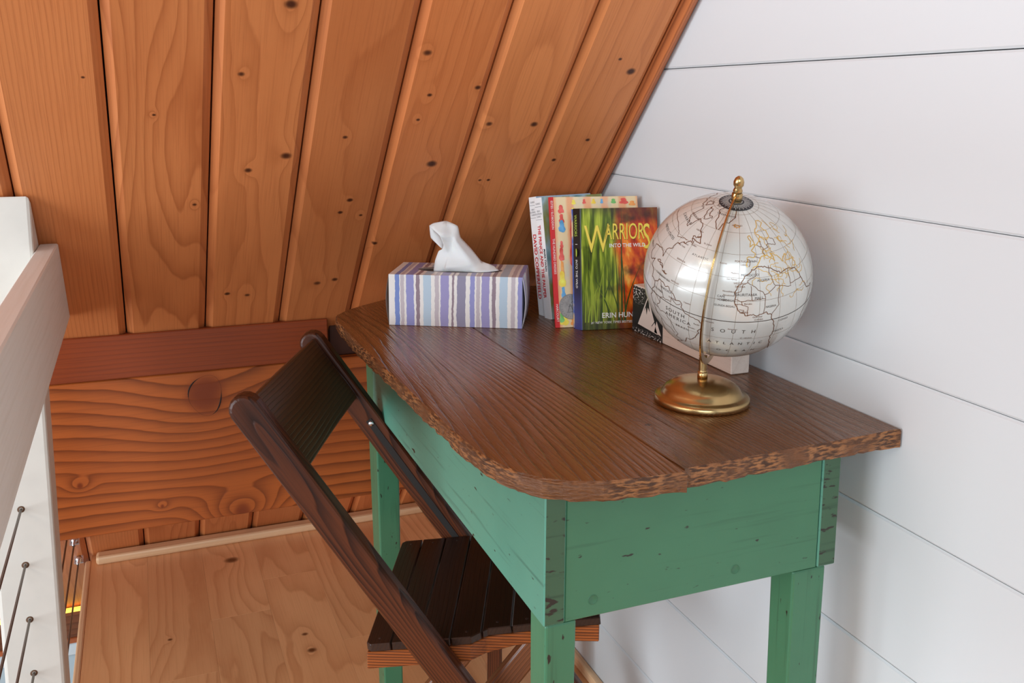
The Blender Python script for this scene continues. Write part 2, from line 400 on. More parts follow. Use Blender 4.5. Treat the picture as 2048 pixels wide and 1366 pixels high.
tag(box('floor_lower', -1.6, 2.62, 0.95, 3.4, -2.45, -2.4, wood('lower_floor', srgb(170, 110, 66), srgb(110, 62, 34), lin=40, amp=6, contrast=0.5)), kind='structure')

# ------------------------------------------------------------------ materials: furniture
def table_wood(name, light, dark, lin, seed, con=1.0, kn=(), amp=34.0, ns=(0.75, 5.0)):
    return wood(name, light, dark, lin=lin, amp=amp, ns=ns, contrast=con, sharp=3.2, rough=0.26, bump=0.9, coat=0.12, linemod=0.65, fiber=0.35, tone=0.4, tonecol=srgb(74, 44, 22), shift=seed, rvar=0.0, knots=kn, knotcol=srgb(36, 20, 12))
top_front = table_wood('old_table_front', srgb(140, 90, 48), srgb(36, 20, 10), 120, 2.2, kn=[(-.17, .05, .004, .6), (-.11, .025, .003, .5), (-.24, .03, .004, .5)])
top_back = table_wood('old_table_back', srgb(120, 77, 41), srgb(46, 26, 14), 90, 6.1, 0.75, kn=[(-.3, .02, .004, .5)])
edge_worn = NT('worn_edge')
_c = edge_worn.coord('Object'); _o = edge_worn.sep(_c); _n1 = edge_worn.noise(edge_worn.comb(edge_worn.mul(_o[0], 90.0), edge_worn.mul(_o[1], 90.0), edge_worn.mul(_o[2], 420.0)), 1.0, 3.0); _n2 = edge_worn.noise(_c, 22.0, 3.0)
edge_worn.col(edge_worn.mix(edge_worn.sstep(_n2, 0.35, 0.7), edge_worn.mix(edge_worn.sstep(_n1, 0.4, 0.62), (*srgb(76, 46, 26), 1), (*srgb(168, 112, 66), 1)), (*srgb(112, 70, 40), 1)))
edge_worn.bump(_n1, 0.8, 0.004); edge_worn.set(Roughness=0.55); edge_worn = edge_worn.m

def green_paint(name, axes, base=srgb(68, 122, 88), dark=srgb(34, 62, 42), worn=0.12, grain=0.5, seed=0.0):
    t = NT(name); o = t.sep(t.coord('Object')); a, b, c = [o[i] for i in axes]
    g = t.noise(t.comb(t.mul(a, 6.0), t.mul(b, 150.0), t.mul(c, 150.0)), 1.0, 3.0, seed)
    blot = t.noise(t.coord('Object'), 9.0, 4.0, seed + 2)
    spk = t.noise(t.comb(t.mul(a, 60.0), t.mul(b, 160.0), t.mul(c, 160.0)), 1.0, 2.0, seed + 5)
    cl = t.mix(t.mul(t.sstep(blot, 0.4, 0.75), 0.35), (*base, 1), tuple(x * 0.72 for x in base) + (1,))
    cl = t.mix(t.mul(t.sstep(g, 0.56, 0.74), grain), cl, (*dark, 1))
    cl = t.mix(t.sstep(spk, 0.70 - worn * 0.4, 0.76 - worn * 0.4), cl, (*srgb(40, 32, 24), 1))
    t.col(cl); t.bump(g, 0.18, 0.001); t.set(Roughness=0.36)
    return t.m
g_long_sheen = green_paint('green_paint_long_sheen', (0, 1, 2), base=srgb(88, 146, 124), dark=srgb(44, 84, 72), worn=0.05)  # faded green, made lighter and tealer to carry the cool window sheen
g_end = green_paint('green_paint_end', (1, 0, 2), worn=0.03, grain=0.25, seed=3.0)
g_leg = green_paint('green_paint_leg', (2, 0, 1), worn=0.10, grain=0.35, seed=6.0)
g_grain = green_paint('green_end_grain', (1, 2, 0), base=srgb(62, 96, 68), worn=0.30, grain=0.7, seed=8.0)

# ------------------------------------------------------------------ old green table
tab = tag(empty('writing_table', (1.17, 0.24, 0.0)), 'old writing table with green painted frame and dark worn plank top', 'table')
TL = Vector((1.17, 0.24, 0.0))
def tabletop(name, outline, mat, z0=0.7385, z1=0.76, rough_amp=0.0022, seed=0):
    """flat board with a ragged, slightly undercut rim; outline in world x,y counter-clockwise"""
    pts = []
    for (a, b) in zip(outline, outline[1:] + outline[:1]):
        a = Vector(a); b = Vector(b); n = max(1, int((b - a).length / 0.006))
        for k in range(n): pts.append(a.lerp(b, k / n))
    cen = sum(pts, Vector((0, 0))) / len(pts)
    bm = bmesh.new(); rings = []
    levels = [(z1, 0.0026, 0.15), (z1 - 0.0022, 0.0005, 0.5), (z1 - 0.008, 0.0, 1.0), (z1 - 0.014, 0.0008, 1.0), (z0 + 0.0005, 0.003, 1.2)]
    n = len(pts)
    for (z, inset, amp) in levels:
        ring = []
        for i, p in enumerate(pts):
            tdir = (pts[(i + 1) % n] - pts[i - 1]).normalized(); nrm = Vector((tdir.y, -tdir.x))
            d = mnoise.noise(Vector((p.x * 55, p.y * 55, z * 160 + seed))) * rough_amp * amp + mnoise.noise(Vector((p.x * 200, p.y * 200, z * 300 + seed))) * rough_amp * 0.5 * amp
            flat = min(p.y - 0.0, abs(p.y - 0.292)) < 0.004      # joint and wall side stay straight
            if flat: d = 0.0
            q = p + nrm * (d - (inset if not flat else 0.0012 if z == z1 else 0))
            zz = z + (mnoise.noise(Vector((p.x * 90, p.y * 90, seed + 9))) * 0.0022 if z < z1 - 0.012 and not flat else 0)
            ring.append(bm.verts.new((q.x - TL.x, q.y - TL.y, zz)))
        rings.append(ring)
    top = bm.faces.new(rings[0]); top.material_index = 0
    for A, B in zip(rings, rings[1:]):
        for i in range(n):
            f = bm.faces.new((A[i], A[(i + 1) % n], B[(i + 1) % n], B[i])); f.material_index = 0 if min(pts[i].y, abs(pts[i].y - 0.292)) < 0.004 else 1
            f.smooth = False
    bm.faces.new(rings[-1][::-1]).material_index = 1
    bmesh.ops.recalc_face_normals(bm, faces=bm.faces)
    me = bpy.data.meshes.new(name); bm.to_mesh(me); bm.free()
    me.materials.append(mat); me.materials.append(edge_worn)
    return me
front = [(0.737, 0.2925), (1.655, 0.2925), (1.650, 0.325), (1.632, 0.365), (1.608, 0.400), (1.585, 0.430), (1.560, 0.458), (1.530, 0.480), (1.490, 0.488), (1.33, 0.487), (1.17, 0.481), (1.0, 0.475), (0.90, 0.471), (0.86, 0.467), (0.825, 0.460), (0.797, 0.449), (0.773, 0.432), (0.757, 0.410), (0.745, 0.380), (0.739, 0.335)]
back_o = [(0.7440, 0.2915), (0.746, 0.24), (0.750, 0.16), (0.753, 0.08), (0.757, 0.0025), (1.655, 0.0025), (1.655, 0.2915)]
back_o = back_o[::-1]
def ccw(o):
    s = sum(a[0] * b[1] - b[0] * a[1] for a, b in zip(o, o[1:] + o[:1]))
    return o if s > 0 else o[::-1]
link('tabletop_board', tabletop('tabletop_board', ccw(front), top_front, seed=1), None, tab)
link('tabletop_board', tabletop('tabletop_board', ccw(back_o), top_back, seed=20, rough_amp=0.003), None, tab)
# aprons: long boards show their end grain beside the end board
AZ0, AZ1 = 0.600, 0.738
PLUGS = ((0.3705, 0.6185), (0.1985, 0.6185))
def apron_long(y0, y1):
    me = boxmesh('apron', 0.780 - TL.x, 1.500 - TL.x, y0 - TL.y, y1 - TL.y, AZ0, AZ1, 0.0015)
    me.materials.append(g_long_sheen); me.materials.append(g_grain)
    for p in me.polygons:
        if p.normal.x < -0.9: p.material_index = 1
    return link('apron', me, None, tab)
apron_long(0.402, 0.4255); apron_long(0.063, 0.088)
box('apron', 0.7815, 0.803, 0.0885, 0.4015, AZ0 - 0.0, AZ1, g_end, tab, bevel=0.001)
box('apron', 1.478, 1.50, 0.0885, 0.4015, AZ0, AZ1, g_end, tab, bevel=0.001)
plug_me = lathe('screw_plug', [(0.0, 0.0002), (0.0048, 0.0002), (0.0052, 0.0006), (0.0056, 0.0)], 20)
plug_m = plain('plug_green', srgb(62, 113, 81), 0.5, nscale=60)
for py_, pz_ in PLUGS: link('screw_plug', plug_me, plug_m, tab, (0.7815 - TL.x, py_ - TL.y, pz_), (0, -math.pi / 2, 0))
def leg(top, bot, z0=0.0, z1=0.738):
    bm = bmesh.new()
    def q(r, z): x0, x1, y0, y1 = r; return [bm.verts.new((x - TL.x, y - TL.y, z)) for x, y in ((x0, y0), (x1, y0), (x1, y1), (x0, y1))]
    A = q(bot, z0); B = q(top, z1)
    bm.faces.new(A[::-1]); bm.faces.new(B)
    for i in range(4): bm.faces.new((A[i], A[(i + 1) % 4], B[(i + 1) % 4], B[i]))
    return link('leg', finish(bm, 'leg', bevel=0.0025, seg=2), g_leg, tab)
leg((0.786, 0.826, 0.386, 0.4205), (0.790, 0.822, 0.389, 0.4175), z1=0.597)
leg((0.786, 0.826, 0.071, 0.116), (0.790, 0.822, 0.074, 0.112), z1=0.597)
leg((1.502, 1.565, 0.382, 0.424), (1.470, 1.512, 0.386, 0.418))
leg((1.502, 1.565, 0.066, 0.108), (1.470, 1.512, 0.070, 0.104))

# ------------------------------------------------------------------ wooden folding chair
cw = dict(rough=0.32, bump=0.35, fiber=0.4, tone=0.4, rvar=0.0, sharp=1.4)
c_post = wood('chair_post_wood', srgb(98, 50, 27), srgb(20, 12, 10), axes=(2, 1, 0), lin=110, amp=22, ns=(2.2, 16), contrast=1.0, spec=0.3, linemod=0.6, shift=3.0, **cw)
c_seat = wood('chair_seat_wood', srgb(52, 29, 17), srgb(22, 12, 9), axes=(0, 1, 2), lin=160, amp=5, ns=(3, 8), contrast=0.6, shift=8.0, rough=0.36, bump=0.2, fiber=0.4, tone=0.4, rvar=0.12)
c_rail = wood('chair_rail_wood', srgb(176, 94, 44), srgb(44, 20, 10), axes=(1, 2, 0), lin=240, amp=3, ns=(3, 8), contrast=1.0, shift=4.0, spec=0.3, **cw)
c_leg = wood('chair_leg_wood', srgb(128, 74, 42), srgb(60, 32, 20), axes=(2, 1, 0), lin=200, amp=4, ns=(3, 8), contrast=0.6, shift=5.0, **cw)
c_back = wood('chair_back_wood', srgb(88, 58, 34), srgb(34, 22, 15), axes=(0, 2, 1), lin=150, amp=4, ns=(2, 8), contrast=0.7, shift=1.0, **cw)
CX = Vector((1.13112, 0.52736, 0.0))
ch = tag(empty('folding_chair', CX, (0, 0, math.atan2(-0.417485, 0.908684))), 'dark stained wooden folding chair with slatted seat tucked under the table', 'chair')
# chair frame: local x = across the seat, local -y = the way it faces (v = -y)
SW = 0.298
def seat_z(v): return 0.400 + 0.12 * v
edges_v = [0.0, 0.034, 0.072, 0.1135, 0.1545, 0.1940, 0.2340, 0.2740, 0.3130]
notch = lambda v: 0.0 if v <= 0.140 else (min(1.0, (v - 0.140) / 0.022) * 0.017 + (0.006 * math.sin(min(1, (v - 0.162) / 0.15) * math.pi / 2) if v > 0.162 else 0))
for i, (v0, v1) in enumerate(zip(edges_v, edges_v[1:])):
    g = 0.0007; vs = sorted({v0 + g, v1 - g} | {v for v in (0.140, 0.151, 0.162) if v0 + g < v < v1 - g})
    cr = 0.006 if i == 0 else 0
    outl = [(notch(v), -v) for v in vs] + [(SW - notch(v), -v) for v in reversed(vs)]
    if i == 0:
        outl = [(0.0, -v0 - 0.006), (0.0, -v1 + g), (SW, -v1 + g), (SW, -v0 - 0.006), (SW - 0.006, -v0), (0.006, -v0)]
    vc = (v0 + v1) / 2
    me = prism('slat', [(x - SW / 2, y + vc) for x, y in outl], -0.011, 0.0, 'z', bevel=0.0012)
    link('slat', me, c_seat, ch, (SW / 2, -vc, seat_z(vc)), (-math.atan(0.12), 0, 0))
    # nail heads
scr = lathe('nail_head', [(0, 0.0006), (0.002, 0.0004), (0.0024, 0)], 10)
nail_m = plain('nail_dark', (0.09, 0.06, 0.05), 0.35, 0.7)
for u in (0.014, SW - 0.014):
    for (v0, v1) in zip(edges_v, edges_v[1:]):
        vc = (v0 + v1) / 2; uu = u + (notch(vc) if u < 0.1 else -notch(vc))
        link('nail_head', scr, nail_m, ch, (uu, -vc, seat_z(vc)), (-math.atan(0.12), 0, 0))
for s in (0, 1):
    vs = [0.0015, 0.139, 0.150, 0.161, 0.20, 0.25, 0.3115]
    o = [(notch(v) + 0.001, v) for v in vs]; i_ = [(notch(v) + 0.020, v) for v in vs]
    bm = bmesh.new()
    L = []
    for (zo, arr) in ((-0.012, o), (-0.012, i_), (-0.036, i_), (-0.036, o)):
        L.append([])
        for (x, v) in arr:
            arch = 0.008 * math.sin(max(0, min(1, (v - 0.165) / 0.13)) * math.pi) if zo < -0.02 else 0
            L[-1].append(bm.verts.new((x if s == 0 else SW - x, -v, seat_z(v) + zo + arch)))
    for k in range(4):
        for j in range(len(vs) - 1): bm.faces.new((L[k][j], L[(k + 1) % 4][j], L[(k + 1) % 4][j + 1], L[k][j + 1]))
    bm.faces.new([L[k][0] for k in range(4)]); bm.faces.new([L[k][-1] for k in range(4)][::-1])
    link('seat_rail', finish(bm, 'seat_rail', bevel=0.0012), c_rail, ch)
# the two long posts, back top to front foot
th = math.atan2(0.233, 0.325)
Lp = (0.7305) / math.cos(th)
def bar(name, w, t, length, mat, end_round=True, bevel=0.006, seg=3, z0=0.0):
    """bar along local z, width w in y, thickness t in x, rounded upper end"""
    pts = [(-w / 2, z0), (w / 2, z0)]
    if end_round:
        for k in range(9):
            a = math.pi * k / 8; pts.append((w / 2 * math.cos(a), length - w / 2 + w / 2 * math.sin(a)))
    else: pts += [(w / 2, length), (-w / 2, length)]
    return prism(name, pts, -t / 2, t / 2, 'x', bevel=bevel, seg=seg)
pmesh = bar('back_post', 0.040, 0.026, Lp + 0.02, c_post)
ax0 = Vector((0, -(0.081 + 0.416 * 0.717), 0.0))
for u in (-0.0145, SW + 0.0145):
    o = link('back_post', pmesh, c_post, ch, (u, ax0.y, 0.0), (-th, 0, 0))
    if u > 0.1:
        slot = boxmesh('slot', -0.001, 0.0, -0.005, 0.005, 0.50, 0.745, 0.0)
        link('slot', slot, dark_gap, o, (-0.0131, -0.002, 0))
        pin = lathe('pin', [(0, 0.002), (0.004, 0.0015), (0.0045, 0)], 12)
        link('pin', pin, chrome, o, (-0.0142, -0.002, 0.738), (0, -math.pi / 2, 0))
# backrest panel between the posts, hollowed a little
bm = bmesh.new(); NU = 14
rows_ = []
for (zz, yy) in ((0.0, 0.0), (0.118, 0.0), (0.118, 0.012), (0.0, 0.012)):
    rows_.append([bm.verts.new((SW * k / NU, yy + 0.004 * math.sin(math.pi * k / NU), zz)) for k in range(NU + 1)])
for r in range(4):
    for k in range(NU): bm.faces.new((rows_[r][k], rows_[r][k + 1], rows_[(r + 1) % 4][k + 1], rows_[(r + 1) % 4][k]))
bm.faces.new([r[0] for r in rows_][::-1]); bm.faces.new([r[-1] for r in rows_])
bk = finish(bm, 'backrest', bevel=0.002)
lo = Lp - 0.104
link('backrest', bk, c_back, ch, (0, ax0.y + (lo) * math.sin(th) - 0.014, lo * math.cos(th)), (-th, 0, 0))
# crossing rear legs, stretcher and folding strut
tl = math.atan2(1.0, 1.37)
lmesh = bar('rear_leg', 0.033, 0.020, 0.42 / math.cos(tl) - 0.012, c_leg, bevel=0.004, seg=2)
for u in (0.032, SW - 0.032):
    link('rear_leg', lmesh, c_leg, ch, (u, 0.060, 0.0), (tl, 0, 0))
st = bmesh.new(); tube(st, [(0.03, 0.005, 0.08), (SW - 0.03, 0.005, 0.08)], 0.009, 10)
link('stretcher', finish(st, 'stretcher', True), c_leg, ch)
box_me = boxmesh('folding_strut', -0.004, 0.004, -0.012, 0.012, 0.02, 0.395, 0.002)
link('folding_strut', box_me, c_post, ch, (SW - 0.026, -0.155, 0.0), (0, 0, 0))

# ------------------------------------------------------------------ tissue box
WHT = srgb(238, 232, 226)
PW, LB, MV, MD, LV, GP, BL_ = srgb(150, 150, 200), srgb(186, 204, 218), srgb(198, 186, 190), srgb(150, 130, 140), srgb(160, 152, 196), srgb(148, 142, 164), srgb(122, 142, 200)
seq = [(0, WHT), (.045, BL_), (.08, WHT), (.088, MV), (.117, WHT), (.130, PW), (.19, WHT), (.206, MD), (.234, WHT), (.26, LB), (.317, WHT), (.345, MV), (.376, WHT), (.39, LV), (.452, WHT), (.475, MD), (.492, WHT), (.512, GP), (.58, WHT),
       (.612, PW), (.645, WHT), (.657, MV), (.685, WHT), (.697, LV), (.757, WHT), (.777, MD), (.803, WHT), (.83, LB), (.888, WHT), (.917, MV), (.946, WHT), (.966, PW)]
def stripes(name, axis, scale, off):
    t = NT(name); o = t.sep(t.coord('Object')); co = t.coord('Object')
    e = t.mul(t.sub(t.noise(co, 130.0, 3.0), 0.5), 0.014)
    e2 = t.mul(t.sub(t.noise(co, 14.0, 2.0), 0.5), 0.02)
    s = t.add(t.add(t.mul(o[axis], scale), off), t.add(e, e2))
    t.col(t.ramp(s, seq, True)); t.set(Roughness=0.32)
    return t.m
BW, BD, BH = 0.215, 0.115, 0.083
dv = Vector((-0.099, -0.191)).normalized()
tb = tag(empty('tissue_box', (1.431, 0.413, 0.7605), (0, 0, math.atan2(dv.y, dv.x))), 'striped purple and blue cardboard tissue box with one tissue pulled up', 'tissue box')
# carton with an oval opening in its lid
bm = bmesh.new()
def ring_(pts, z): return [bm.verts.new((x, y, z)) for x, y in pts]
NS = 40
oc = (BW * 0.5, BD * 0.47); orx, ory = 0.070, 0.026
def sup(a, rx, ry, n=3.2):
    c, s = math.cos(a), math.sin(a)
    return (math.copysign(abs(c) ** (2 / n), c) * rx, math.copysign(abs(s) ** (2 / n), s) * ry)
outer = []
for k in range(NS):
    a = 2 * math.pi * k / NS; c, s = math.cos(a), math.sin(a); m_ = max(abs(c), abs(s)); outer.append((BW / 2 + c / m_ * BW / 2, BD / 2 + s / m_ * BD / 2))
oval = [(oc[0] + math.cos(2 * math.pi * k / NS) * orx, oc[1] + math.sin(2 * math.pi * k / NS) * ory) for k in range(NS)]
O1 = ring_(outer, 0.0); O2 = ring_(outer, BH); I1 = ring_(oval, BH); I2 = ring_(oval, BH - 0.012)
for k in range(NS):
    j = (k + 1) % NS
    bm.faces.new((O1[k], O1[j], O2[j], O2[k])); bm.faces.new((O2[k], O2[j], I1[j], I1[k])); bm.faces.new((I1[k], I1[j], I2[j], I2[k]))
bm.faces.new(O1[::-1]); bm.faces.new(I2)
me = finish(bm, 'carton')
me.materials.append(stripes('box_stripes_front', 0, 1 / BW, 0.0)); me.materials.append(stripes('box_stripes_end', 1, 1 / BW, 0.30)); me.materials.append(dark_gap)
for p in me.polygons:
    if abs(p.normal.x) > 0.9: p.material_index = 1
    if p.center.z < BH - 0.005 and p.center.z > 0.02 and abs(p.normal.x) < 2 and Vector((p.center.x - oc[0], p.center.y - oc[1])).length < 0.0705 and abs(p.center.y - BD / 2) < 0.04: p.material_index = 2
carton = link('carton', me, None, tb)
# bowed end flaps
flap_m = [stripes('flap_stripes', 1, 1 / BW, 0.12), plain('flap_dark', srgb(120, 96, 84), 0.6, nscale=40)]
for (x, sg, mm) in ((-0.0005, -1, flap_m[1]), (BW + 0.0005, 1, flap_m[0])):
    bm = bmesh.new(); rws = []
    for i in range(9):
        t_ = i / 8; bow = math.sin(t_ * math.pi) * 0.005 * sg
        rws.append([bm.verts.new((x + bow, 0.001, t_ * (BH - 0.001))), bm.verts.new((x + bow * 0.6, BD - 0.001, t_ * (BH - 0.001)))])
    for A, B in zip(rws, rws[1:]): bm.faces.new((A[0], A[1], B[1], B[0]))
    me = finish(bm, 'end_flap', True)
    f = link('end_flap', me, mm, tb); md = f.modifiers.new('s', 'SOLIDIFY'); md.thickness = 0.0006
# clear film lip round the slot
film_t = NT('slot_film'); film_t.col((0.85, 0.82, 0.80)); film_t.set(Roughness=0.15, Alpha=0.28); film_t = film_t.m
bm = bmesh.new(); A = ring_([(oc[0] + math.cos(2 * math.pi * k / NS) * orx * 1.02, oc[1] + math.sin(2 * math.pi * k / NS) * ory * 1.02) for k in range(NS)], BH + 0.0004)
Bq = ring_([(oc[0] + math.cos(2 * math.pi * k / NS) * orx * 0.9, oc[1] + math.sin(2 * math.pi * k / NS) * ory * 0.25) for k in range(NS)], BH - 0.001)
for k in range(NS): bm.faces.new((A[k], A[(k + 1) % NS], Bq[(k + 1) % NS], Bq[k]))
link('slot_film', finish(bm, 'slot_film', True), film_t, tb)
# the pulled tissue: hand-placed sheet (along box, depth, height), mm
tis = NT('tissue_paper'); _n = tis.noise(tis.coord('Object'), 300.0, 2.0); tis.col((0.86, 0.83, 0.80)); tis.bump(_n, 0.08, 0.0005); tis.set(Roughness=0.8)
tis.bsdf.inputs['Subsurface Weight'].default_value = 0.15; tis.bsdf.inputs['Subsurface Scale'].default_value = 0.01; tis = tis.m
TV = dict(a=(66, 52, 156), b=(72, 54, 160), c=(93, 57, 164), d=(113, 56, 156), e=(116, 59, 137), f=(134, 61, 118), g=(151, 60, 97), h=(174, 56, 90), i=(182, 48, 84.5), j=(166, 36, 84), k=(153, 32, 84),
          l=(137, 41, 82), m=(91, 41, 82), n=(73, 47, 80), o=(76, 47, 99), p=(82, 47, 115), q=(88, 48, 118), r=(67, 56, 135), s=(92, 39, 126), u=(70, 45, 153), v=(87, 34, 142), X=(98, 47, 111), Y=(102, 54, 124), W=(106, 45, 139),
          R=(113, 39, 129), Q=(140, 40, 95), B=(95, 33, 89), u2=(71, 58, 150), t2=(89, 60, 137), s2=(94, 58, 124), h2=(165, 50, 95), m2=(112, 36, 92))
TF = ['uab', 'ubc', 'ucv', 'cWv', 'cdW', ('a', 'r', 'q', 's2'), ('a', 's2', 't2', 'u2'), 'qsXp', 'pXmo', 'omn', 'vWY', 'vYs', 'sYX', 'WRY', 'YRQX', ('X', 'Q', 'm2', 'B'), ('B', 'm2', 'l', 'm'), ('Q', 'l', 'm2'), 'XBm', 'WdeR', 'RefQ', 'fgQ', 'Qgkl', ('g', 'h2', 'j', 'k'), ('g', 'h', 'h2'), ('h', 'i', 'j', 'h2')]
bm = bmesh.new(); vv = {k_: bm.verts.new(((x - 9) / 1000, y / 1000, z / 1000)) for k_, (x, y, z) in TV.items()}
for f in TF: bm.faces.new([vv[c_] for c_ in f])
cl_ = bm.edges.layers.float.new('crease_edge')
for e_ in bm.edges: e_[cl_] = 0.45
me = finish(bm, 'tissue', True)
ts = link('tissue', me, tis, tb)
md = ts.modifiers.new('sub', 'SUBSURF'); md.levels = 2; md.render_levels = 2
md = ts.modifiers.new('sol', 'SOLIDIFY'); md.thickness = 0.0004

# ------------------------------------------------------------------ books
paper = NT('book_pages'); _o = paper.sep(paper.coord('Object'))
_l = paper.noise(paper.comb(paper.mul(_o[0], 3.0), paper.mul(_o[1], 2500.0), paper.mul(_o[2], 3.0)), 1.0, 1.0)
paper.col(paper.mix(_l, (0.82, 0.76, 0.66, 1), (0.60, 0.54, 0.44, 1))); paper.set(Roughness=0.8); paper = paper.m
def book(name, label, corner, dirx, lean, w, t, h, front_m, spine_m, back_m=None, cover=0.0012, skew=0.0):
    d = Vector(dirx).normalized()
    e = empty(name, (corner[0], corner[1], 0.7606), (-math.radians(lean), 0, math.atan2(d.y, d.x)))
    tag(e, label, 'book', 'books leaning by the white wall')
    e['skew'] = skew / t
    link('front_cover', boxmesh('front_cover', 0, w, 0, cover, 0, h, 0.0003), front_m, e)
    link('back_cover', boxmesh('back_cover', 0, w, t - cover, t, 0, h, 0.0003), back_m or spine_m, e)
    link('spine', boxmesh('spine', -cover * 0.9, cover * 0.3, 0, t, 0, h, 0.0006, 2), spine_m, e)
    link('pages', boxmesh('pages', cover * 0.3 + 0.0002, w - 0.002, cover + 0.0001, t - cover - 0.0001, 0.0015, h - 0.0015), paper, e)
    if skew:                                              # a spine that has rolled with reading
        for c_ in e.children:
            for v in c_.data.vertices: v.co.x -= skew * v.co.y / t
    return e
def on_front(bk_, s, x, z, size, mat, sx=1.0, name='cover_lettering', align='LEFT', y=-0.0003, **k):
    me = textmesh(s, size, align, sx, **k); me.materials.append(mat)
    return link(name, me, mat, bk_, (x, y, z), (math.pi / 2, 0, 0))
def on_spine(bk_, s, y, z, size, mat, sx=1.0, x=-0.0016, name='spine_lettering', **k):
    """reads downward on the spine (spine faces local -x)"""
    me = textmesh(s, size, 'LEFT', sx, **k)
    for v in me.vertices:
        a, b = v.co.x, v.co.y; v.co = Vector((-bk_['skew'] * (y - b), -b, -a))
    return link(name, me, mat, bk_, (x, y, z))
red_ink = plain('red_ink', srgb(206, 34, 38), 0.5); dark_ink = plain('dark_ink', srgb(40, 40, 48), 0.5); white_ink = plain('white_ink', srgb(240, 238, 230), 0.5)
yellow_ink = plain('yellow_ink', srgb(240, 214, 84), 0.45); lime_ink = plain('lime_ink', srgb(176, 196, 72), 0.5); grey_ink = plain('grey_ink', srgb(120, 120, 124), 0.5)
spine_white = plain('white_spine', srgb(246, 245, 243), 0.4, nscale=20, namt=0.04)
def painted(name, stops, scale=(8, 8), seed=0.0, detail=3.0, axis=2, grad=0.0):
    t = NT(name); o = t.sep(t.coord('Object'))
    n = t.noise(t.comb(t.mul(o[0], scale[0]), 0.0, t.mul(o[2], scale[1])), 1.0, detail, seed)
    v = t.add(n, t.mul(o[axis], grad))
    t.col(t.ramp(v, stops)); t.set(Roughness=0.3); return t.m
blue_cover = painted('blue_cover', [(0.2, srgb(96, 132, 176)), (0.5, srgb(170, 200, 222)), (0.7, srgb(214, 226, 232))], (14, 10), 1.0)
teal_cover = painted('teal_cover', [(0.25, srgb(40, 120, 120)), (0.45, srgb(176, 206, 214)), (0.6, srgb(150, 160, 90)), (0.8, srgb(160, 92, 60))], (30, 16), 4.0)
purple_cover = plain('purple_cover', srgb(122, 108, 176), 0.4, nscale=30)
bA = book('paperback_book', 'rearmost white spined classic with long red title, leaning against the planks', (1.397, 0.150), (0.20, -0.98), 10.0, 0.116, 0.021, 0.203, blue_cover, spine_white, purple_cover)
on_spine(bA, 'DAVID COPPERFIELD', 0.0165, 0.140, 0.0120, red_ink, 0.98, offset=0.0003)
on_spine(bA, 'Dickens', 0.0050, 0.118, 0.0065, dark_ink)
bB = book('paperback_book', 'white spined classic with two line red title and teal cover, second from the planks', (1.3725, 0.1505), (0.20, -0.98), 10.0, 0.128, 0.0205, 0.204, teal_cover, spine_white, blue_cover)
on_spine(bB, 'THE PRINCE AND THE PAUPER', 0.0165, 0.158, 0.0110, red_ink, 0.80, offset=0.0003)
on_spine(bB, 'MARK TWAIN', 0.0052, 0.118, 0.0066, dark_ink, 0.9, offset=0.0002)
for b_ in (bA, bB):                                   # small stacked lines at the head of both spines
    for q, (s_, z_) in enumerate((('CLASSICS', 0.1925), ('GREAT', 0.1800), ('ILLUSTRATED', 0.1755), ('CLASSICS', 0.1710))):
        me_ = textmesh(s_, 0.0040, 'CENTER', 0.75)
        for v in me_.vertices:
            a_, c_ = v.co.x, v.co.y; v.co = Vector((0, -a_, c_))
        link('spine_lettering', me_, grey_ink, b_, (-0.0016, 0.0105, z_))
    for z_ in (0.1885, 0.1670):
        link('spine_rule', boxmesh('spine_rule', -0.0017, -0.0012, 0.002, 0.019, z_, z_ + 0.0005), grey_ink, b_)
# watercolour picture book
t = NT('watercolour_cover'); o = t.sep(t.coord('Object'))
wv = t.noise(t.coord('Object'), 26.0, 3.0)
bands = t.math('SINE', t.add(t.mul(o[0], 210.0), t.mul(wv, 1.6)))
cl = t.mix(t.sstep(bands, -0.3, 0.8), (*srgb(238, 214, 168), 1), (*srgb(240, 176, 128), 1))
cl = t.mix(t.sstep(wv, 0.5, 0.75, 0.0, 0.7), cl, (*srgb(196, 206, 196), 1))
t.col(cl); t.set(Roughness=0.35); wc = t.m
red_spine = plain('red_spine', srgb(208, 30, 34), 0.4)
bC = book('paperback_book', 'thin red spined picture book with watercolour dresses and a silver medal', (1.318, 0.168), (-0.17, -0.985), 15.4, 0.150, 0.0055, 0.212, wc, red_spine)
link('red_band', boxmesh('red_band', 0.0, 0.0062, -0.0003, 0.0, 0.0, 0.212), red_spine, bC)
for s_, z_ in (('ESTES / SLOBODKIN', 0.206), ('THE HUNDRED DRESSES', 0.144), ('HARCOURT', 0.038)):
    me_ = textmesh(s_, 0.0052, 'LEFT', 1.02)
    for v in me_.vertices:
        a_, c_ = v.co.x, v.co.y; v.co = Vector((c_, 0, -a_))
    link('cover_lettering', me_, white_ink, bC, (0.0014, -0.0005, z_))
def splat(bk_, x, z, w, h, col, name='painted_dress', seed=0):
    pts = []
    for k in range(22):
        a = 2 * math.pi * k / 22; s, c = math.sin(a), math.cos(a)
        waist = 0.55 + 0.45 * abs(s) ** 1.5
        r = 1 + 0.22 * mnoise.noise(Vector((c * 2 + seed, s * 2, seed)))
        pts.append((x + c * w * (waist if s > 0 else 1.1 * waist) * r * (0.8 + 0.3 * (s < 0)), z + s * h * r))
    bm = bmesh.new(); bm.faces.new([bm.verts.new((p[0], 0, p[1])) for p in pts])
    me = bpy.data.meshes.new(name); bm.to_mesh(me); bm.free()
    return link(name, me, col, bk_, (0, -0.0003 - 0.00002 * (seed % 7), 0))
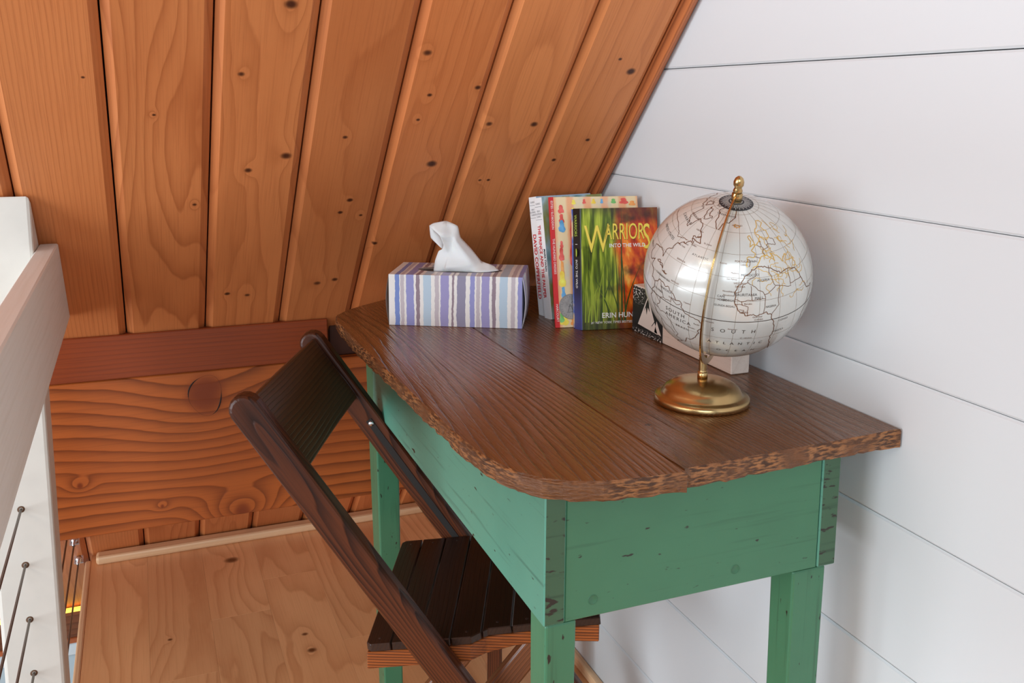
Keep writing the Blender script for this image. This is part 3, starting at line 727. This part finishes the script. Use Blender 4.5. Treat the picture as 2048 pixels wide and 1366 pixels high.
wcol = {k: painted('wash_' + k, [(0.3, c), (0.7, tuple(min(1, x * 1.7 + 0.12) for x in c))], (60, 60), i) for i, (k, c) in enumerate(dict(red=srgb(206, 60, 44), blue=srgb(70, 140, 184), yellow=srgb(240, 190, 50), orange=srgb(236, 130, 40), green=srgb(90, 160, 74)).items())}
for i, (x, z, w, h, c) in enumerate(((.018, .192, .007, .007, 'red'), (.018, .176, .006, .008, 'red'), (.018, .164, .008, .010, 'blue'), (.016, .134, .004, .006, 'red'), (.015, .118, .006, .011, 'red'), (.015, .092, .005, .015, 'orange'), (.014, .078, .008, .013, 'yellow'),
        (.015, .056, .005, .010, 'blue'), (.014, .012, .010, .009, 'yellow'), (.010, .016, .006, .008, 'green'), (.030, .009, .008, .006, 'orange'),
        (.036, .135, .0095, .040, 'red'), (.038, .186, .005, .008, 'yellow'), (.041, .168, .005, .010, 'blue'),
        (.040, .203, .005, .004, 'yellow'), (.058, .204, .004, .004, 'red'), (.074, .204, .005, .004, 'yellow'), (.088, .204, .0035, .004, 'blue'), (.108, .204, .006, .004, 'green'), (.126, .204, .010, .005, 'red'), (.140, .200, .008, .004, 'orange'))):
    splat(bC, x, z, w, h, wcol[c], seed=i)
silver = plain('silver_medal', srgb(176, 172, 168), 0.35, 0.6, nscale=120, namt=0.5, bump=0.3)
md_ = lathe('medal', [(0, 0.0006), (0.0185, 0.0006), (0.0188, 0.0009), (0.0198, 0.0009), (0.0205, 0.0)], 40, False)
medal = link('medal', md_, silver, bC, (0.0265, -0.0004, 0.033), (math.pi / 2, 0, 0))
tb_ = bmesh.new()
for k in range(26):
    a = 2 * math.pi * k / 26; tube(tb_, [(math.cos(a) * 0.0152, math.sin(a) * 0.0152, 0.0007), (math.cos(a) * 0.0172, math.sin(a) * 0.0172, 0.0007)], 0.0002, 4)
for (x0, y0, x1, y1) in ((-.006, -.008, -.002, .004), (-.002, .004, .003, -.007), (.003, -.007, .007, .006), (-.008, -.009, .009, -.008), (.0, .006, .004, .010), (-.005, 0, .005, .002)):
    tube(tb_, [(x0, y0, 0.0007), (x1, y1, 0.0007)], 0.0004, 4)
link('relief', finish(tb_, 'relief'), plain('medal_dark', srgb(84, 82, 82), 0.4, 0.5), medal)
# thin blue book
blue_sp = painted('blue_spine_art', [(0.35, srgb(46, 74, 160)), (0.5, srgb(70, 104, 190)), (0.56, srgb(232, 200, 150)), (0.7, srgb(226, 120, 60))], (20, 22), 2.5)
bD = book('paperback_book', 'thin blue spined book squeezed behind the fantasy paperback', (1.3075, 0.1405), (-0.17, -0.985), 8.0, 0.128, 0.004, 0.190, blue_sp, blue_sp)
# fantasy paperback: grass on the left, fiery glow on the right
t = NT('grass_fire_cover'); o = t.sep(t.coord('Object')); x, z = o[0], o[2]
gn = t.noise(t.comb(t.mul(x, 150.0), 0.0, t.mul(z, 14.0)), 1.0, 3.0, 1.0); fn = t.noise(t.comb(t.mul(x, 60.0), 0.0, t.mul(t.add(z, t.mul(x, 0.8)), 30.0)), 1.0, 4.0, 6.0)
grass = t.ramp(gn, [(0.30, srgb(30, 38, 10)), (0.48, srgb(96, 118, 22)), (0.62, srgb(176, 190, 60)), (0.75, srgb(206, 214, 110))])
fire = t.ramp(fn, [(0.28, srgb(58, 20, 14)), (0.45, srgb(196, 60, 22)), (0.58, srgb(238, 124, 34)), (0.72, srgb(250, 208, 90))])
mid = t.add(x, t.mul(t.sub(t.noise(t.comb(t.mul(x, 20.0), 0.0, t.mul(z, 20.0)), 1.0, 2.0), 0.5), 0.03))
cl = t.mix(t.sstep(mid, 0.052, 0.070), grass, fire)
dk = t.noise(t.comb(t.mul(x, 22.0), 0.0, t.mul(z, 26.0)), 1.0, 3.0, 3.0)
cl = t.mix(t.sstep(dk, 0.54, 0.70, 0.0, 0.85), cl, (*srgb(30, 24, 14), 1))
cl = t.mix(t.sstep(z, 0.055, 0.0, 0.0, 0.75), cl, (*srgb(38, 36, 16), 1))
cl = t.mix(t.sstep(t.add(z, t.mul(x, 0.2)), 0.182, 0.205, 0.0, 0.8), cl, (*srgb(52, 30, 18), 1))
t.col(cl); t.set(Roughness=0.25); gf = t.m
dk_spine = NT('dark_spine'); _o = dk_spine.sep(dk_spine.coord('Object'))
dk_spine.col(dk_spine.ramp(_o[2], [(0.02, srgb(70, 76, 140)), (0.06, srgb(44, 44, 72)), (0.10, srgb(32, 28, 24))])); dk_spine.set(Roughness=0.3); dk_spine = dk_spine.m
bE = book('paperback_book', 'front paperback with big yellow title over green grass and orange glow', (1.2885, 0.136), (-0.17, -0.985), 7.2, 0.128, 0.0165, 0.193, gf, dk_spine, skew=0.0072)
blade_m = [plain('blade_dark', srgb(52, 78, 24), 0.35), plain('blade_light', srgb(150, 170, 50), 0.35)]
for i, (x0, x1, z1, w, k) in enumerate(((.010, .030, .075, .0022, 1), (.022, .012, .095, .002, 1), (.030, .052, .088, .0022, 0), (.060, .056, .130, .002, 0), (.066, .067, .192, .0026, 0), (.072, .064, .150, .0018, 0), (.046, .020, .085, .002, 0), (.015, .018, .120, .0018, 1), (.035, .036, .128, .002, 1), (.070, .098, .100, .0024, 0), (.052, .030, .060, .0018, 1), (.024, .040, .112, .0016, 1), (.005, .008, .090, .0016, 1), (.062, .040, .085, .0016, 0))):
    bm = bmesh.new(); n = 8; Ls, Rs = [], []
    for j in range(n):
        q = j / (n - 1); xx = x0 + (x1 - x0) * q ** 1.6; zz = 0.012 + (z1 - 0.012) * q; ww = w * 0.5 * (1 - q ** 2) + 0.0001
        Ls.append(bm.verts.new((xx - ww, 0, zz))); Rs.append(bm.verts.new((xx + ww, 0, zz)))
    for j in range(n - 1): bm.faces.new((Ls[j], Rs[j], Rs[j + 1], Ls[j + 1]))
    me = bpy.data.meshes.new('printed_grass'); bm.to_mesh(me); bm.free()
    link('printed_grass', me, blade_m[k], bE, (0, -0.00015 - 0.00001 * i, 0))
# title: a tall W, capitals, a tall S; each slightly condensed
sh = plain('title_shadow', srgb(60, 40, 12), 0.4)
def title(dx, dz, y, mat):
    on_front(bE, 'W', 0.0050 + dx, 0.1235 + dz, 0.062, mat, 0.66, y=y); on_front(bE, 'ARRIOR', 0.0385 + dx, 0.1430 + dz, 0.0370, mat, 0.51, y=y, name='cover_lettering'); on_front(bE, 'S', 0.1020 + dx, 0.1275 + dz, 0.058, mat, 0.52, y=y)
title(0.0006, -0.0006, -0.00035, sh); title(0, 0, -0.0005, yellow_ink)
on_front(bE, 'INTO THE WILD', 0.046, 0.1305, 0.0084, white_ink, 0.98, y=-0.0006, offset=0.0001)
on_front(bE, 'ERIN HUNTER', 0.032, 0.0185, 0.0115, white_ink, 1.0, y=-0.0006, offset=0.00015)
on_front(bE, '#1 NEW YORK TIMES BESTSELLER', 0.014, 0.0095, 0.0052, white_ink, 1.0, y=-0.0006, shear=0.2)
on_spine(bE, 'WARRIORS', 0.0125, 0.183, 0.0085, lime_ink, 0.80); on_spine(bE, '1', 0.0110, 0.138, 0.007, white_ink); on_spine(bE, 'INTO THE WILD', 0.0110, 0.112, 0.0062, white_ink, 1.0)
ov = lathe('spine_emblem', [(0, 0.0002), (0.0042, 0.0002), (0.0043, 0)], 20); ov_o = link('spine_emblem', ov, lime_ink, bE, (-0.0058, 0.0085, 0.123), (0, -math.pi / 2, 0)); ov_o.scale = (1.55, 1, 1)

# ------------------------------------------------------------------ wooden block with printed mountains
pale_block = wood('pale_block', srgb(228, 210, 196), srgb(196, 168, 150), lin=60, amp=5, contrast=0.3, rough=0.6, bump=0.08, rvar=0.0)
BX0, BX1, BY0, BY1, BZ = 0.999, 1.2655, 0.030, 0.059, 0.074
blk = tag(empty('wooden_block', (BX1, BY1, 0.7605)), 'pale wooden block with black and white mountain print behind the globe', 'block')
box('block_body', BX0, BX1, BY0, BY1, 0.7605, 0.7605 + BZ, pale_block, blk, bevel=0.0012)
t = NT('black_print'); co = t.coord('Object'); o = t.sep(co)
sc = t.noise(t.comb(t.mul(o[0], 260.0), 0.0, t.mul(o[2], 420.0)), 1.0, 3.0)
zone = t.math('MAXIMUM', t.mul(t.sstep(o[2], 0.040, 0.062), t.sstep(o[0], -0.045, -0.02)), t.sstep(o[2], 0.010, 0.002))
t.col(t.mix(t.mul(t.sstep(sc, 0.54, 0.60), zone), (0.012, 0.012, 0.013, 1), (0.75, 0.70, 0.66, 1))); t.set(Roughness=0.5)
pr = prism('printed_panel', [(-0.092, 0.0), (0.0, 0.0), (0.0, BZ - 0.0015), (-0.090, BZ - 0.0015)], 0.0001, 0.0006, 'y')
link('printed_panel', pr, t.m, blk)
def flat(name, pts, mat, y):
    return link(name, prism(name, pts, y, y + 0.0002, 'y'), mat, blk)
peak_m = plain('print_white', srgb(226, 212, 202), 0.6)
flat('printed_mountain', [(-0.078, 0.010), (-0.018, 0.014), (-0.046, 0.063)], peak_m, 0.0006)
flat('printed_mountain', [(-0.088, 0.010), (-0.068, 0.012), (-0.074, 0.030)], peak_m, 0.0006)
ink = plain('print_black', (0.012, 0.012, 0.013), 0.5)
flat('printed_ridge', [(-0.0425, 0.052), (-0.036, 0.038), (-0.041, 0.045), (-0.044, 0.034), (-0.047, 0.046), (-0.053, 0.040), (-0.050, 0.053), (-0.0463, 0.0585)], ink, 0.0008)
flat('printed_ridge', [(-0.060, 0.020), (-0.0605, 0.019), (-0.0715, 0.030), (-0.0705, 0.031)], ink, 0.0008)

# ------------------------------------------------------------------ globe
GC = Vector((0.9185, 0.1294, 0.9153)); GR = 0.0985
GB = Vector((0.9195, 0.157, 0.7605))
pole = Vector((-0.34502, 0.15301, 0.92604)).normalized(); lon0 = Vector((-0.90937, 0.18978, -0.37016)); lon0 = (lon0 - pole * lon0.dot(pole)).normalized()
east = pole.cross(lon0)
gl = tag(empty('desk_globe', GB), 'pearl white world globe with gold map lines on a round brass stand', 'globe')
brass = NT('brushed_brass'); _n = brass.noise(brass.coord('Object'), 60.0, 2.0); brass.col(brass.mix(brass.mul(_n, 0.4), (*srgb(204, 172, 120), 1), (*srgb(160, 126, 80), 1))); brass.set(Metallic=1.0, Roughness=0.24); brass = brass.m
t = NT('pearl_globe'); n1 = t.noise(t.coord('Object'), 9.0, 3.0)
t.col(t.mix(t.mul(n1, 0.5), (*srgb(214, 212, 204), 1), (*srgb(188, 190, 186), 1))); t.set(Roughness=0.22); t.bsdf.inputs['Metallic'].default_value = 0.15
t.bsdf.inputs['Coat Weight'].default_value = 0.6; t.bsdf.inputs['Coat Roughness'].default_value = 0.06; pearl = t.m
bm = bmesh.new(); bmesh.ops.create_uvsphere(bm, u_segments=96, v_segments=64, radius=GR)
sp = link('sphere', finish(bm, 'sphere', True), pearl, gl)
MS = Matrix((lon0, east, pole)).transposed().to_4x4(); MS.translation = GC - GB
sp.matrix_local = MS
def sph(lon, lat, r=GR):
    a, b = math.radians(lon), math.radians(lat); return Vector((math.cos(b) * math.cos(a), math.cos(b) * math.sin(a), math.sin(b))) * r
def jag(pts, amp=1.0, n=4, seed=0):
    out = []
    for (p, q) in zip(pts, pts[1:]):
        for k in range(n):
            f = k / n; x = p[0] + (q[0] - p[0]) * f; y = p[1] + (q[1] - p[1]) * f
            w = amp if k else amp * 0.3
            out.append((x + mnoise.noise(Vector((x * 0.35, y * 0.35, seed))) * w * 1.6, y + mnoise.noise(Vector((x * 0.35, y * 0.35, seed + 7))) * w * 1.6))
    out.append(pts[-1]); return out
def ribbon(bm, pts, width, r=GR + 0.00018):
    P = [sph(*p, r) for p in pts]; A = []
    for i, p in enumerate(P):
        d = P[min(i + 1, len(P) - 1)] - P[max(i - 1, 0)]
        s = p.cross(d)
        s = s.normalized() * width / 2 if s.length > 1e-12 else Vector((0, 0, 0))
        A.append((bm.verts.new(p + s), bm.verts.new(p - s)))
    for a, b in zip(A, A[1:]): bm.faces.new((a[0], a[1], b[1], b[0]))
copper = NT('map_copper'); copper.col(srgb(120, 78, 44)); copper.set(Metallic=0.55, Roughness=0.35); copper = copper.m
gold = NT('map_gold_glint'); gold.col(srgb(222, 176, 84)); gold.set(Metallic=0.7, Roughness=0.3); gold = gold.m  # yellower copy of the map copper, with the lines' glint in its colour
umber = plain('map_umber', srgb(66, 50, 38), 0.5)
NAm = [(-168, 66), (-160, 71), (-140, 70), (-125, 70), (-110, 68), (-95, 68), (-94, 60), (-87, 56), (-80, 52), (-78, 58), (-76, 62), (-65, 59), (-60, 54), (-56, 51), (-65, 49), (-60, 46), (-66, 44), (-70, 42), (-74, 40), (-76, 35), (-81, 31), (-80, 26), (-83, 29), (-90, 29), (-97, 27), (-97, 20), (-91, 18), (-87, 21), (-88, 16), (-83, 14), (-83, 9), (-78, 8)]
SAm = [(-78, 8), (-75, 11), (-71, 12), (-66, 10.5), (-61, 10), (-57, 6), (-51, 4), (-50, 0), (-44, -2.5), (-39, -3.5), (-35, -6), (-35.5, -10), (-39, -13), (-39, -18), (-42, -23), (-48, -26), (-49, -30), (-54, -34), (-58, -36), (-62, -40), (-66, -46), (-69, -52), (-73, -48), (-73, -38), (-71, -28), (-70, -18), (-76, -14), (-81, -5), (-80, 0), (-78, 4), (-78, 8)]
Afr = [(-6, 35.5), (-9, 32), (-13, 28), (-16, 24), (-17, 20.5), (-16.5, 16), (-17, 14), (-15, 11), (-13, 8.5), (-9, 5), (-5, 5), (0, 5.5), (5, 6), (9, 4), (9.5, 0), (12, -5), (13, -10), (12, -16), (15, -24), (18, -32), (20, -35), (27, -33), (33, -26), (35, -20), (40, -15), (40, -6), (44, 2), (51, 11), (43, 12), (38, 20), (33, 30), (25, 31.5), (20, 31), (15, 32), (10, 35), (3, 37), (-6, 35.5)]
Eur = [(-9, 37), (-9, 43), (-2, 43.5), (-1, 46), (-4, 48), (2, 51), (6, 53.5), (9, 57), (12, 54), (20, 55), (22, 60), (18, 60), (17, 63), (24, 66), (18, 69), (10, 64), (5, 60), (7, 58), (12, 56)]
Eu2 = [(-5, 36), (0, 38.5), (3, 42), (8, 44), (12, 42), (16, 39), (16, 41), (13, 45), (19, 42), (23, 37), (25, 40), (29, 41), (27, 37), (35, 36.5), (35, 32), (33, 31)]
Grn = [(-45, 60), (-52, 65), (-54, 70), (-66, 76), (-60, 81), (-35, 83), (-20, 80), (-22, 72), (-30, 68), (-40, 65), (-43, 60)]
Ice = [(-22, 64), (-24, 65.5), (-18, 66.2), (-14, 65), (-19, 63.5), (-22, 64)]
UK = [(-5, 50), (1, 51.5), (-1, 54), (-3, 58), (-6, 57), (-3, 54), (-5, 52), (-5, 50)]
Cuba = [(-84, 22), (-80, 23), (-75, 20), (-78, 20.5), (-84, 22)]
Haiti = [(-74, 18.5), (-72, 20), (-69, 19), (-72, 18), (-74, 18.5)]
Arc = [[(-120, 73), (-110, 76), (-100, 74), (-105, 70), (-120, 73)], [(-90, 73), (-80, 73), (-68, 67), (-62, 66), (-72, 63), (-80, 68), (-90, 73)], [(-95, 78), (-80, 77), (-75, 80), (-90, 81), (-95, 78)], [(-64, 47), (-59, 47.5), (-53, 47), (-56, 51), (-60, 50)]]
Bor = [[(-17, 21), (-13, 21.3), (-13, 23.3), (-12, 26), (-8.7, 27.3), (-8.7, 28.5), (-3, 31), (-2, 35)], [(-8.7, 27.3), (-5, 25), (1, 21), (3, 19), (4, 16), (-5.5, 15.5), (-5.5, 16), (-11, 15.3), (-12.5, 14.8), (-16.5, 16)], [(-6.5, 25), (-5.5, 16)], [(-12.5, 14.8), (-11.5, 12.4), (-8, 11.5), (-7.5, 9), (-8, 7), (-7.5, 4.5)], [(-11.5, 12.4), (-15, 12.5), (-16.8, 12.4)], [(-13.3, 9), (-10.6, 9), (-10.5, 7.5), (-11.5, 7)], [(4, 16), (3.5, 12), (2.7, 6.3)], [(3, 19), (6, 19.5), (12, 23.5), (10, 27), (9.5, 30), (8, 33), (8.5, 37)], [(12, 23.5), (15, 23), (25, 20), (25, 31.5)], [(25, 22), (37, 22)], [(15, 23), (13.5, 14), (14, 10), (9, 4.5)], [(-52, 4), (-55, 2), (-60, 5), (-60, 2), (-64, 2), (-67, 1.5), (-70, 0), (-70, -4), (-73, -8), (-70, -11), (-65, -10), (-60, -14), (-58, -20), (-55, -25), (-58, -30), (-53.5, -33.5)], [(-70, -4), (-75, 0), (-78, 1)], [(-67, 1.5), (-70, 7), (-72, 11)], [(-69, -18), (-66, -22), (-62, -22), (-58, -26)], [(-125, 49), (-95, 49), (-83, 46), (-79, 43), (-71, 45), (-67, 45)], [(-9, 42), (-7, 41.8), (-7, 38), (-7.4, 37.2)], [(-2, 43.5), (3, 42.4)], [(2.5, 51), (6, 49.5), (8, 49), (7.5, 47.5), (6.5, 46), (7.5, 44)], [(6.5, 53.5), (7, 51), (6, 49.5)], [(14.5, 54), (15, 51), (12.5, 50), (13.5, 48.5), (7.5, 47.5)], [(15, 51), (19, 49.5), (23, 49), (24, 52), (20, 54.5)]]
for nm, lst, wd, mt in (('coastline_americas', [NAm, SAm, Grn, Cuba, Haiti] + Arc, 0.00085, copper), ('coastline_africa', [Afr], 0.0009, copper), ('coastline_europe', [Eur, Eu2, Ice, UK], 0.0009, gold), ('country_borders', Bor, 0.0006, copper)):
    bm = bmesh.new()
    for i, l in enumerate(lst): ribbon(bm, jag(l, 1.1 if nm != 'country_borders' else 0.5, 5, i * 3.1), wd)
    tag(link(nm, finish(bm, nm), mt, sp), kind='stuff')
bm = bmesh.new()
for lat in (-60, -30, -15, 15, 30, 45, 60, 75): ribbon(bm, [(lo, lat) for lo in range(-180, 181, 3)], 0.0003, GR + 0.00012)
for lo in range(-180, 180, 15): ribbon(bm, [(lo, la) for la in range(-80, 81, 4)], 0.0003, GR + 0.00012)
tag(link('graticule', finish(bm, 'graticule'), plain('map_grid', srgb(128, 104, 80), 0.5), sp), kind='stuff')
bm = bmesh.new(); ribbon(bm, [(lo, 0) for lo in range(-180, 181, 2)], 0.0009, GR + 0.00014)
link('equator_line', finish(bm, 'equator_line'), umber, sp)
# gold squiggles added as glints on the globe's shining side
bm = bmesh.new(); rg = random.Random(4)
for k in range(46):
    lo, la = rg.uniform(4, 42), rg.uniform(14, 66); pts = [(lo, la)]; ang = rg.uniform(0, 6.28)
    for j in range(rg.randint(4, 10)):
        ang += rg.uniform(-1.1, 1.1); lo += math.cos(ang) * 1.7; la += math.sin(ang) * 1.4; pts.append((lo, la))
    ribbon(bm, pts, 0.0006)
tag(link('gold_glint_lines', finish(bm, 'gold_glint_lines'), gold, sp), kind='stuff')
def globe_text(s, lon, lat, size, mat, name='map_lettering', tilt=0.0, spacing=1.0):
    """size in degrees of letter height"""
    me = textmesh(s, size, 'CENTER', 1.0, spacing=spacing)
    c, sn = math.cos(math.radians(tilt)), math.sin(math.radians(tilt))
    for v in me.vertices:
        x, y = v.co.x, v.co.y; x, y = x * c - y * sn, x * sn + y * c
        la = lat + y; v.co = sph(lon + x / math.cos(math.radians(lat)), la, GR + 0.0002)
    return link(name, me, mat, sp)
for (s, lo, la, sz, spc) in (('SOUTH', -56, -6, 4.0, 1.3), ('AMERICA', -54, -10.5, 4.0, 1.3), ('BRAZIL', -50, -16, 2.6, 1.3), ('S O U T H', -15, -9.5, 4.2, 1.6), ('A T L A N T I C', -12, -21.5, 3.8, 1.4), ('O C E A N', -10, -31, 3.6, 1.6),
        ('MAURITANIA', -10, 18.5, 2.5, 1.0), ('MOROCCO', -7, 31.2, 2.2, 1.0), ('ALGERIA', 3, 27.5, 2.2, 1.0), ('MALI', -1, 16, 2.5, 1.0), ('CAPE', -26, 16.5, 2.1, 1.0), ('VERDE', -25, 14.3, 2.1, 1.0), ('SENEGAL', -20.5, 14.5, 2.0, 1.0), ('GUINEA-BISSAU', -23, 10.5, 1.9, 1.0),
        ('WESTERN', -14.5, 26, 1.7, 1.0), ('SAHARA', -14, 24, 1.7, 1.0), ('PORTUGAL', -13, 40, 1.8, 1.0), ('Lisbon', -11.5, 38, 1.7, 1.0), ('SPAIN', -4, 40, 1.9, 1.0), ('GULF OF', -1, 3, 1.7, 1.0), ('GUINEA', 0, 1, 1.7, 1.0), ('LIBERIA', -10, 6.8, 1.6, 1.0), ('Nouakchott', -21, 18, 1.5, 1.0), ('Nouadhibou', -21.5, 20.5, 1.5, 1.0), ('Bamako', -8, 12.8, 1.6, 1.0),
        ('ATLANTIC', -48, 38, 1.9, 1.4), ('BERMUDA', -62, 31, 1.6, 1.0), ('ANTILLES', -60, 16, 1.6, 1.0), ('CARIBBEAN SEA', -72, 14.5, 1.9, 1.1), ('VENEZUELA', -66, 7.5, 2.0, 1.0), ('COLOMBIA', -73, 4, 2.0, 1.0), ('PERU', -75, -10, 2.2, 1.2), ('CANADA', -92, 54, 3.0, 1.4), ('UNITED STATES', -95, 39, 2.8, 1.1), ('Labrador', -62, 54, 1.7, 1.0), ('GREENLAND', -42, 72, 2.2, 1.1), ('HUDSON BAY', -86, 60, 1.8, 1.0), ('MEXICO', -103, 23, 2.4, 1.0), ('ANGOLA', 17, -12, 2.2, 1.0), ('CONGO', 19, -3, 2.0, 1.0), ('NIGERIA', 8, 9.5, 2.0, 1.0), ('ST. HELENA', -6, -14.5, 1.5, 1.0), ('Ascension', -16, -6.5, 1.5, 1.0), ('Azores', -28, 38, 1.6, 1.0), ('Madeira', -18.5, 32.5, 1.5, 1.0), ('Las Palmas', -20, 28.5, 1.5, 1.0), ('ICELAND', -18, 65, 1.6, 1.0), ('Fernando', -31, -3, 1.5, 1.0), ('Recife', -39.5, -8, 1.6, 1.0), ('Salvador', -43, -12.5, 1.6, 1.0), ('New York', -69, 39.5, 1.6, 1.0), ('Boston', -66, 42, 1.6, 1.0), ('Halifax', -58, 43.5, 1.6, 1.0), ('St. Johns', -46, 47.5, 1.6, 1.0), ('Cayenne', -47.5, 6, 1.5, 1.0), ('GUYANA', -59, 4.5, 1.6, 1.0)):
    globe_text(s, lo, la, sz, umber if sz > 1.85 else copper, spacing=spc)
# black dial at the pole with white ticks
dial = lathe('pole_dial', [(math.sin(a) * (GR + 0.0004), math.cos(a) * (GR + 0.0004)) for a in [0.03 + 0.028 * k for k in range(7)]], 48)
d_o = link('pole_dial', dial, plain('dial_black', (0.015, 0.017, 0.022), 0.4), sp)
bm = bmesh.new()
for k in range(48):
    lo = k * 7.5; ribbon(bm, [(lo, 89.0 - 4.2), (lo, 89.0 - (9.2 if k % 2 else 8.0))], 0.0005, GR + 0.0006)
ribbon(bm, [(lo, 86.2) for lo in range(0, 361, 10)], 0.0005, GR + 0.0006)
link('dial_ticks', finish(bm, 'dial_ticks'), plain('dial_white', (0.75, 0.75, 0.72), 0.5), d_o)
# half-meridian arm of flat brass, in front of the sphere
ad = Vector((-0.6184, 0.7051, -0.3469)); ad = (ad - pole * ad.dot(pole)).normalized(); an = pole.cross(ad)
bm = bmesh.new(); rr = []
RO, RI, TH = GR * 1.125, GR * 1.045, 0.0009
for k in range(61):
    a = math.radians(91 - 182 * k / 60)
    d = ad * math.cos(a) + pole * math.sin(a)
    rr.append([bm.verts.new(GC - GB + d * R_ + an * s) for R_, s in ((RO, -TH), (RO, TH), (RI, TH), (RI, -TH))])
for A, B in zip(rr, rr[1:]):
    for k in range(4): bm.faces.new((A[k], A[(k + 1) % 4], B[(k + 1) % 4], B[k]))
bm.faces.new(rr[0]); bm.faces.new(rr[-1][::-1])
link('meridian_arm', finish(bm, 'meridian_arm'), brass, gl)
def axis_obj(name, prof, base_r, sign=1):
    me = lathe(name, prof, 24)
    o = link(name, me, brass, gl)
    q = (pole * sign).to_track_quat('Z', 'Y').to_matrix().to_4x4(); q.translation = GC - GB + pole * sign * base_r
    o.matrix_local = q; return o
axis_obj('axis_pin', [(0, -0.002), (0.0062, -0.002), (0.0062, 0.010), (0.0046, 0.012), (0.0046, 0.016), (0, 0.016)], GR)
axis_obj('finial', [(0, 0), (0.0050, 0.0), (0.0054, 0.003), (0.0042, 0.006), (0.0040, 0.007), (0.0058, 0.010), (0.0060, 0.014), (0.0046, 0.018), (0.002, 0.0205), (0, 0.021)], GR * 1.125 - 0.001)
axis_obj('lower_pin', [(0, -0.002), (0.0045, -0.002), (0.0045, 0.012), (0.0035, 0.014), (0, 0.0145)], GR, -1)
# spun base and threaded column
link('stand_base', lathe('stand_base', [(0, 0.0), (0.0560, 0.0), (0.0572, 0.0015), (0.0575, 0.005), (0.0566, 0.008), (0.054, 0.0095), (0.0505, 0.0100), (0.0485, 0.0112), (0.047, 0.0150), (0.043, 0.0200), (0.035, 0.0248), (0.024, 0.0278), (0.012, 0.0290), (0.0, 0.0293)], 72), brass, gl)
foot = GC - GB + (ad * math.cos(math.radians(-62)) + pole * math.sin(math.radians(-62))) * GR * 1.10
prof = [(0, 0), (0.0062, 0.0), (0.0062, 0.009), (0.0052, 0.0092)]
for k in range(8): prof += [(0.0052, 0.0095 + 0.0022 * k), (0.0046, 0.0106 + 0.0022 * k)]
prof += [(0.0050, 0.0285), (0, 0.0285)]
link('column', lathe('column', prof, 24), brass, gl, (0, 0, 0.0285))
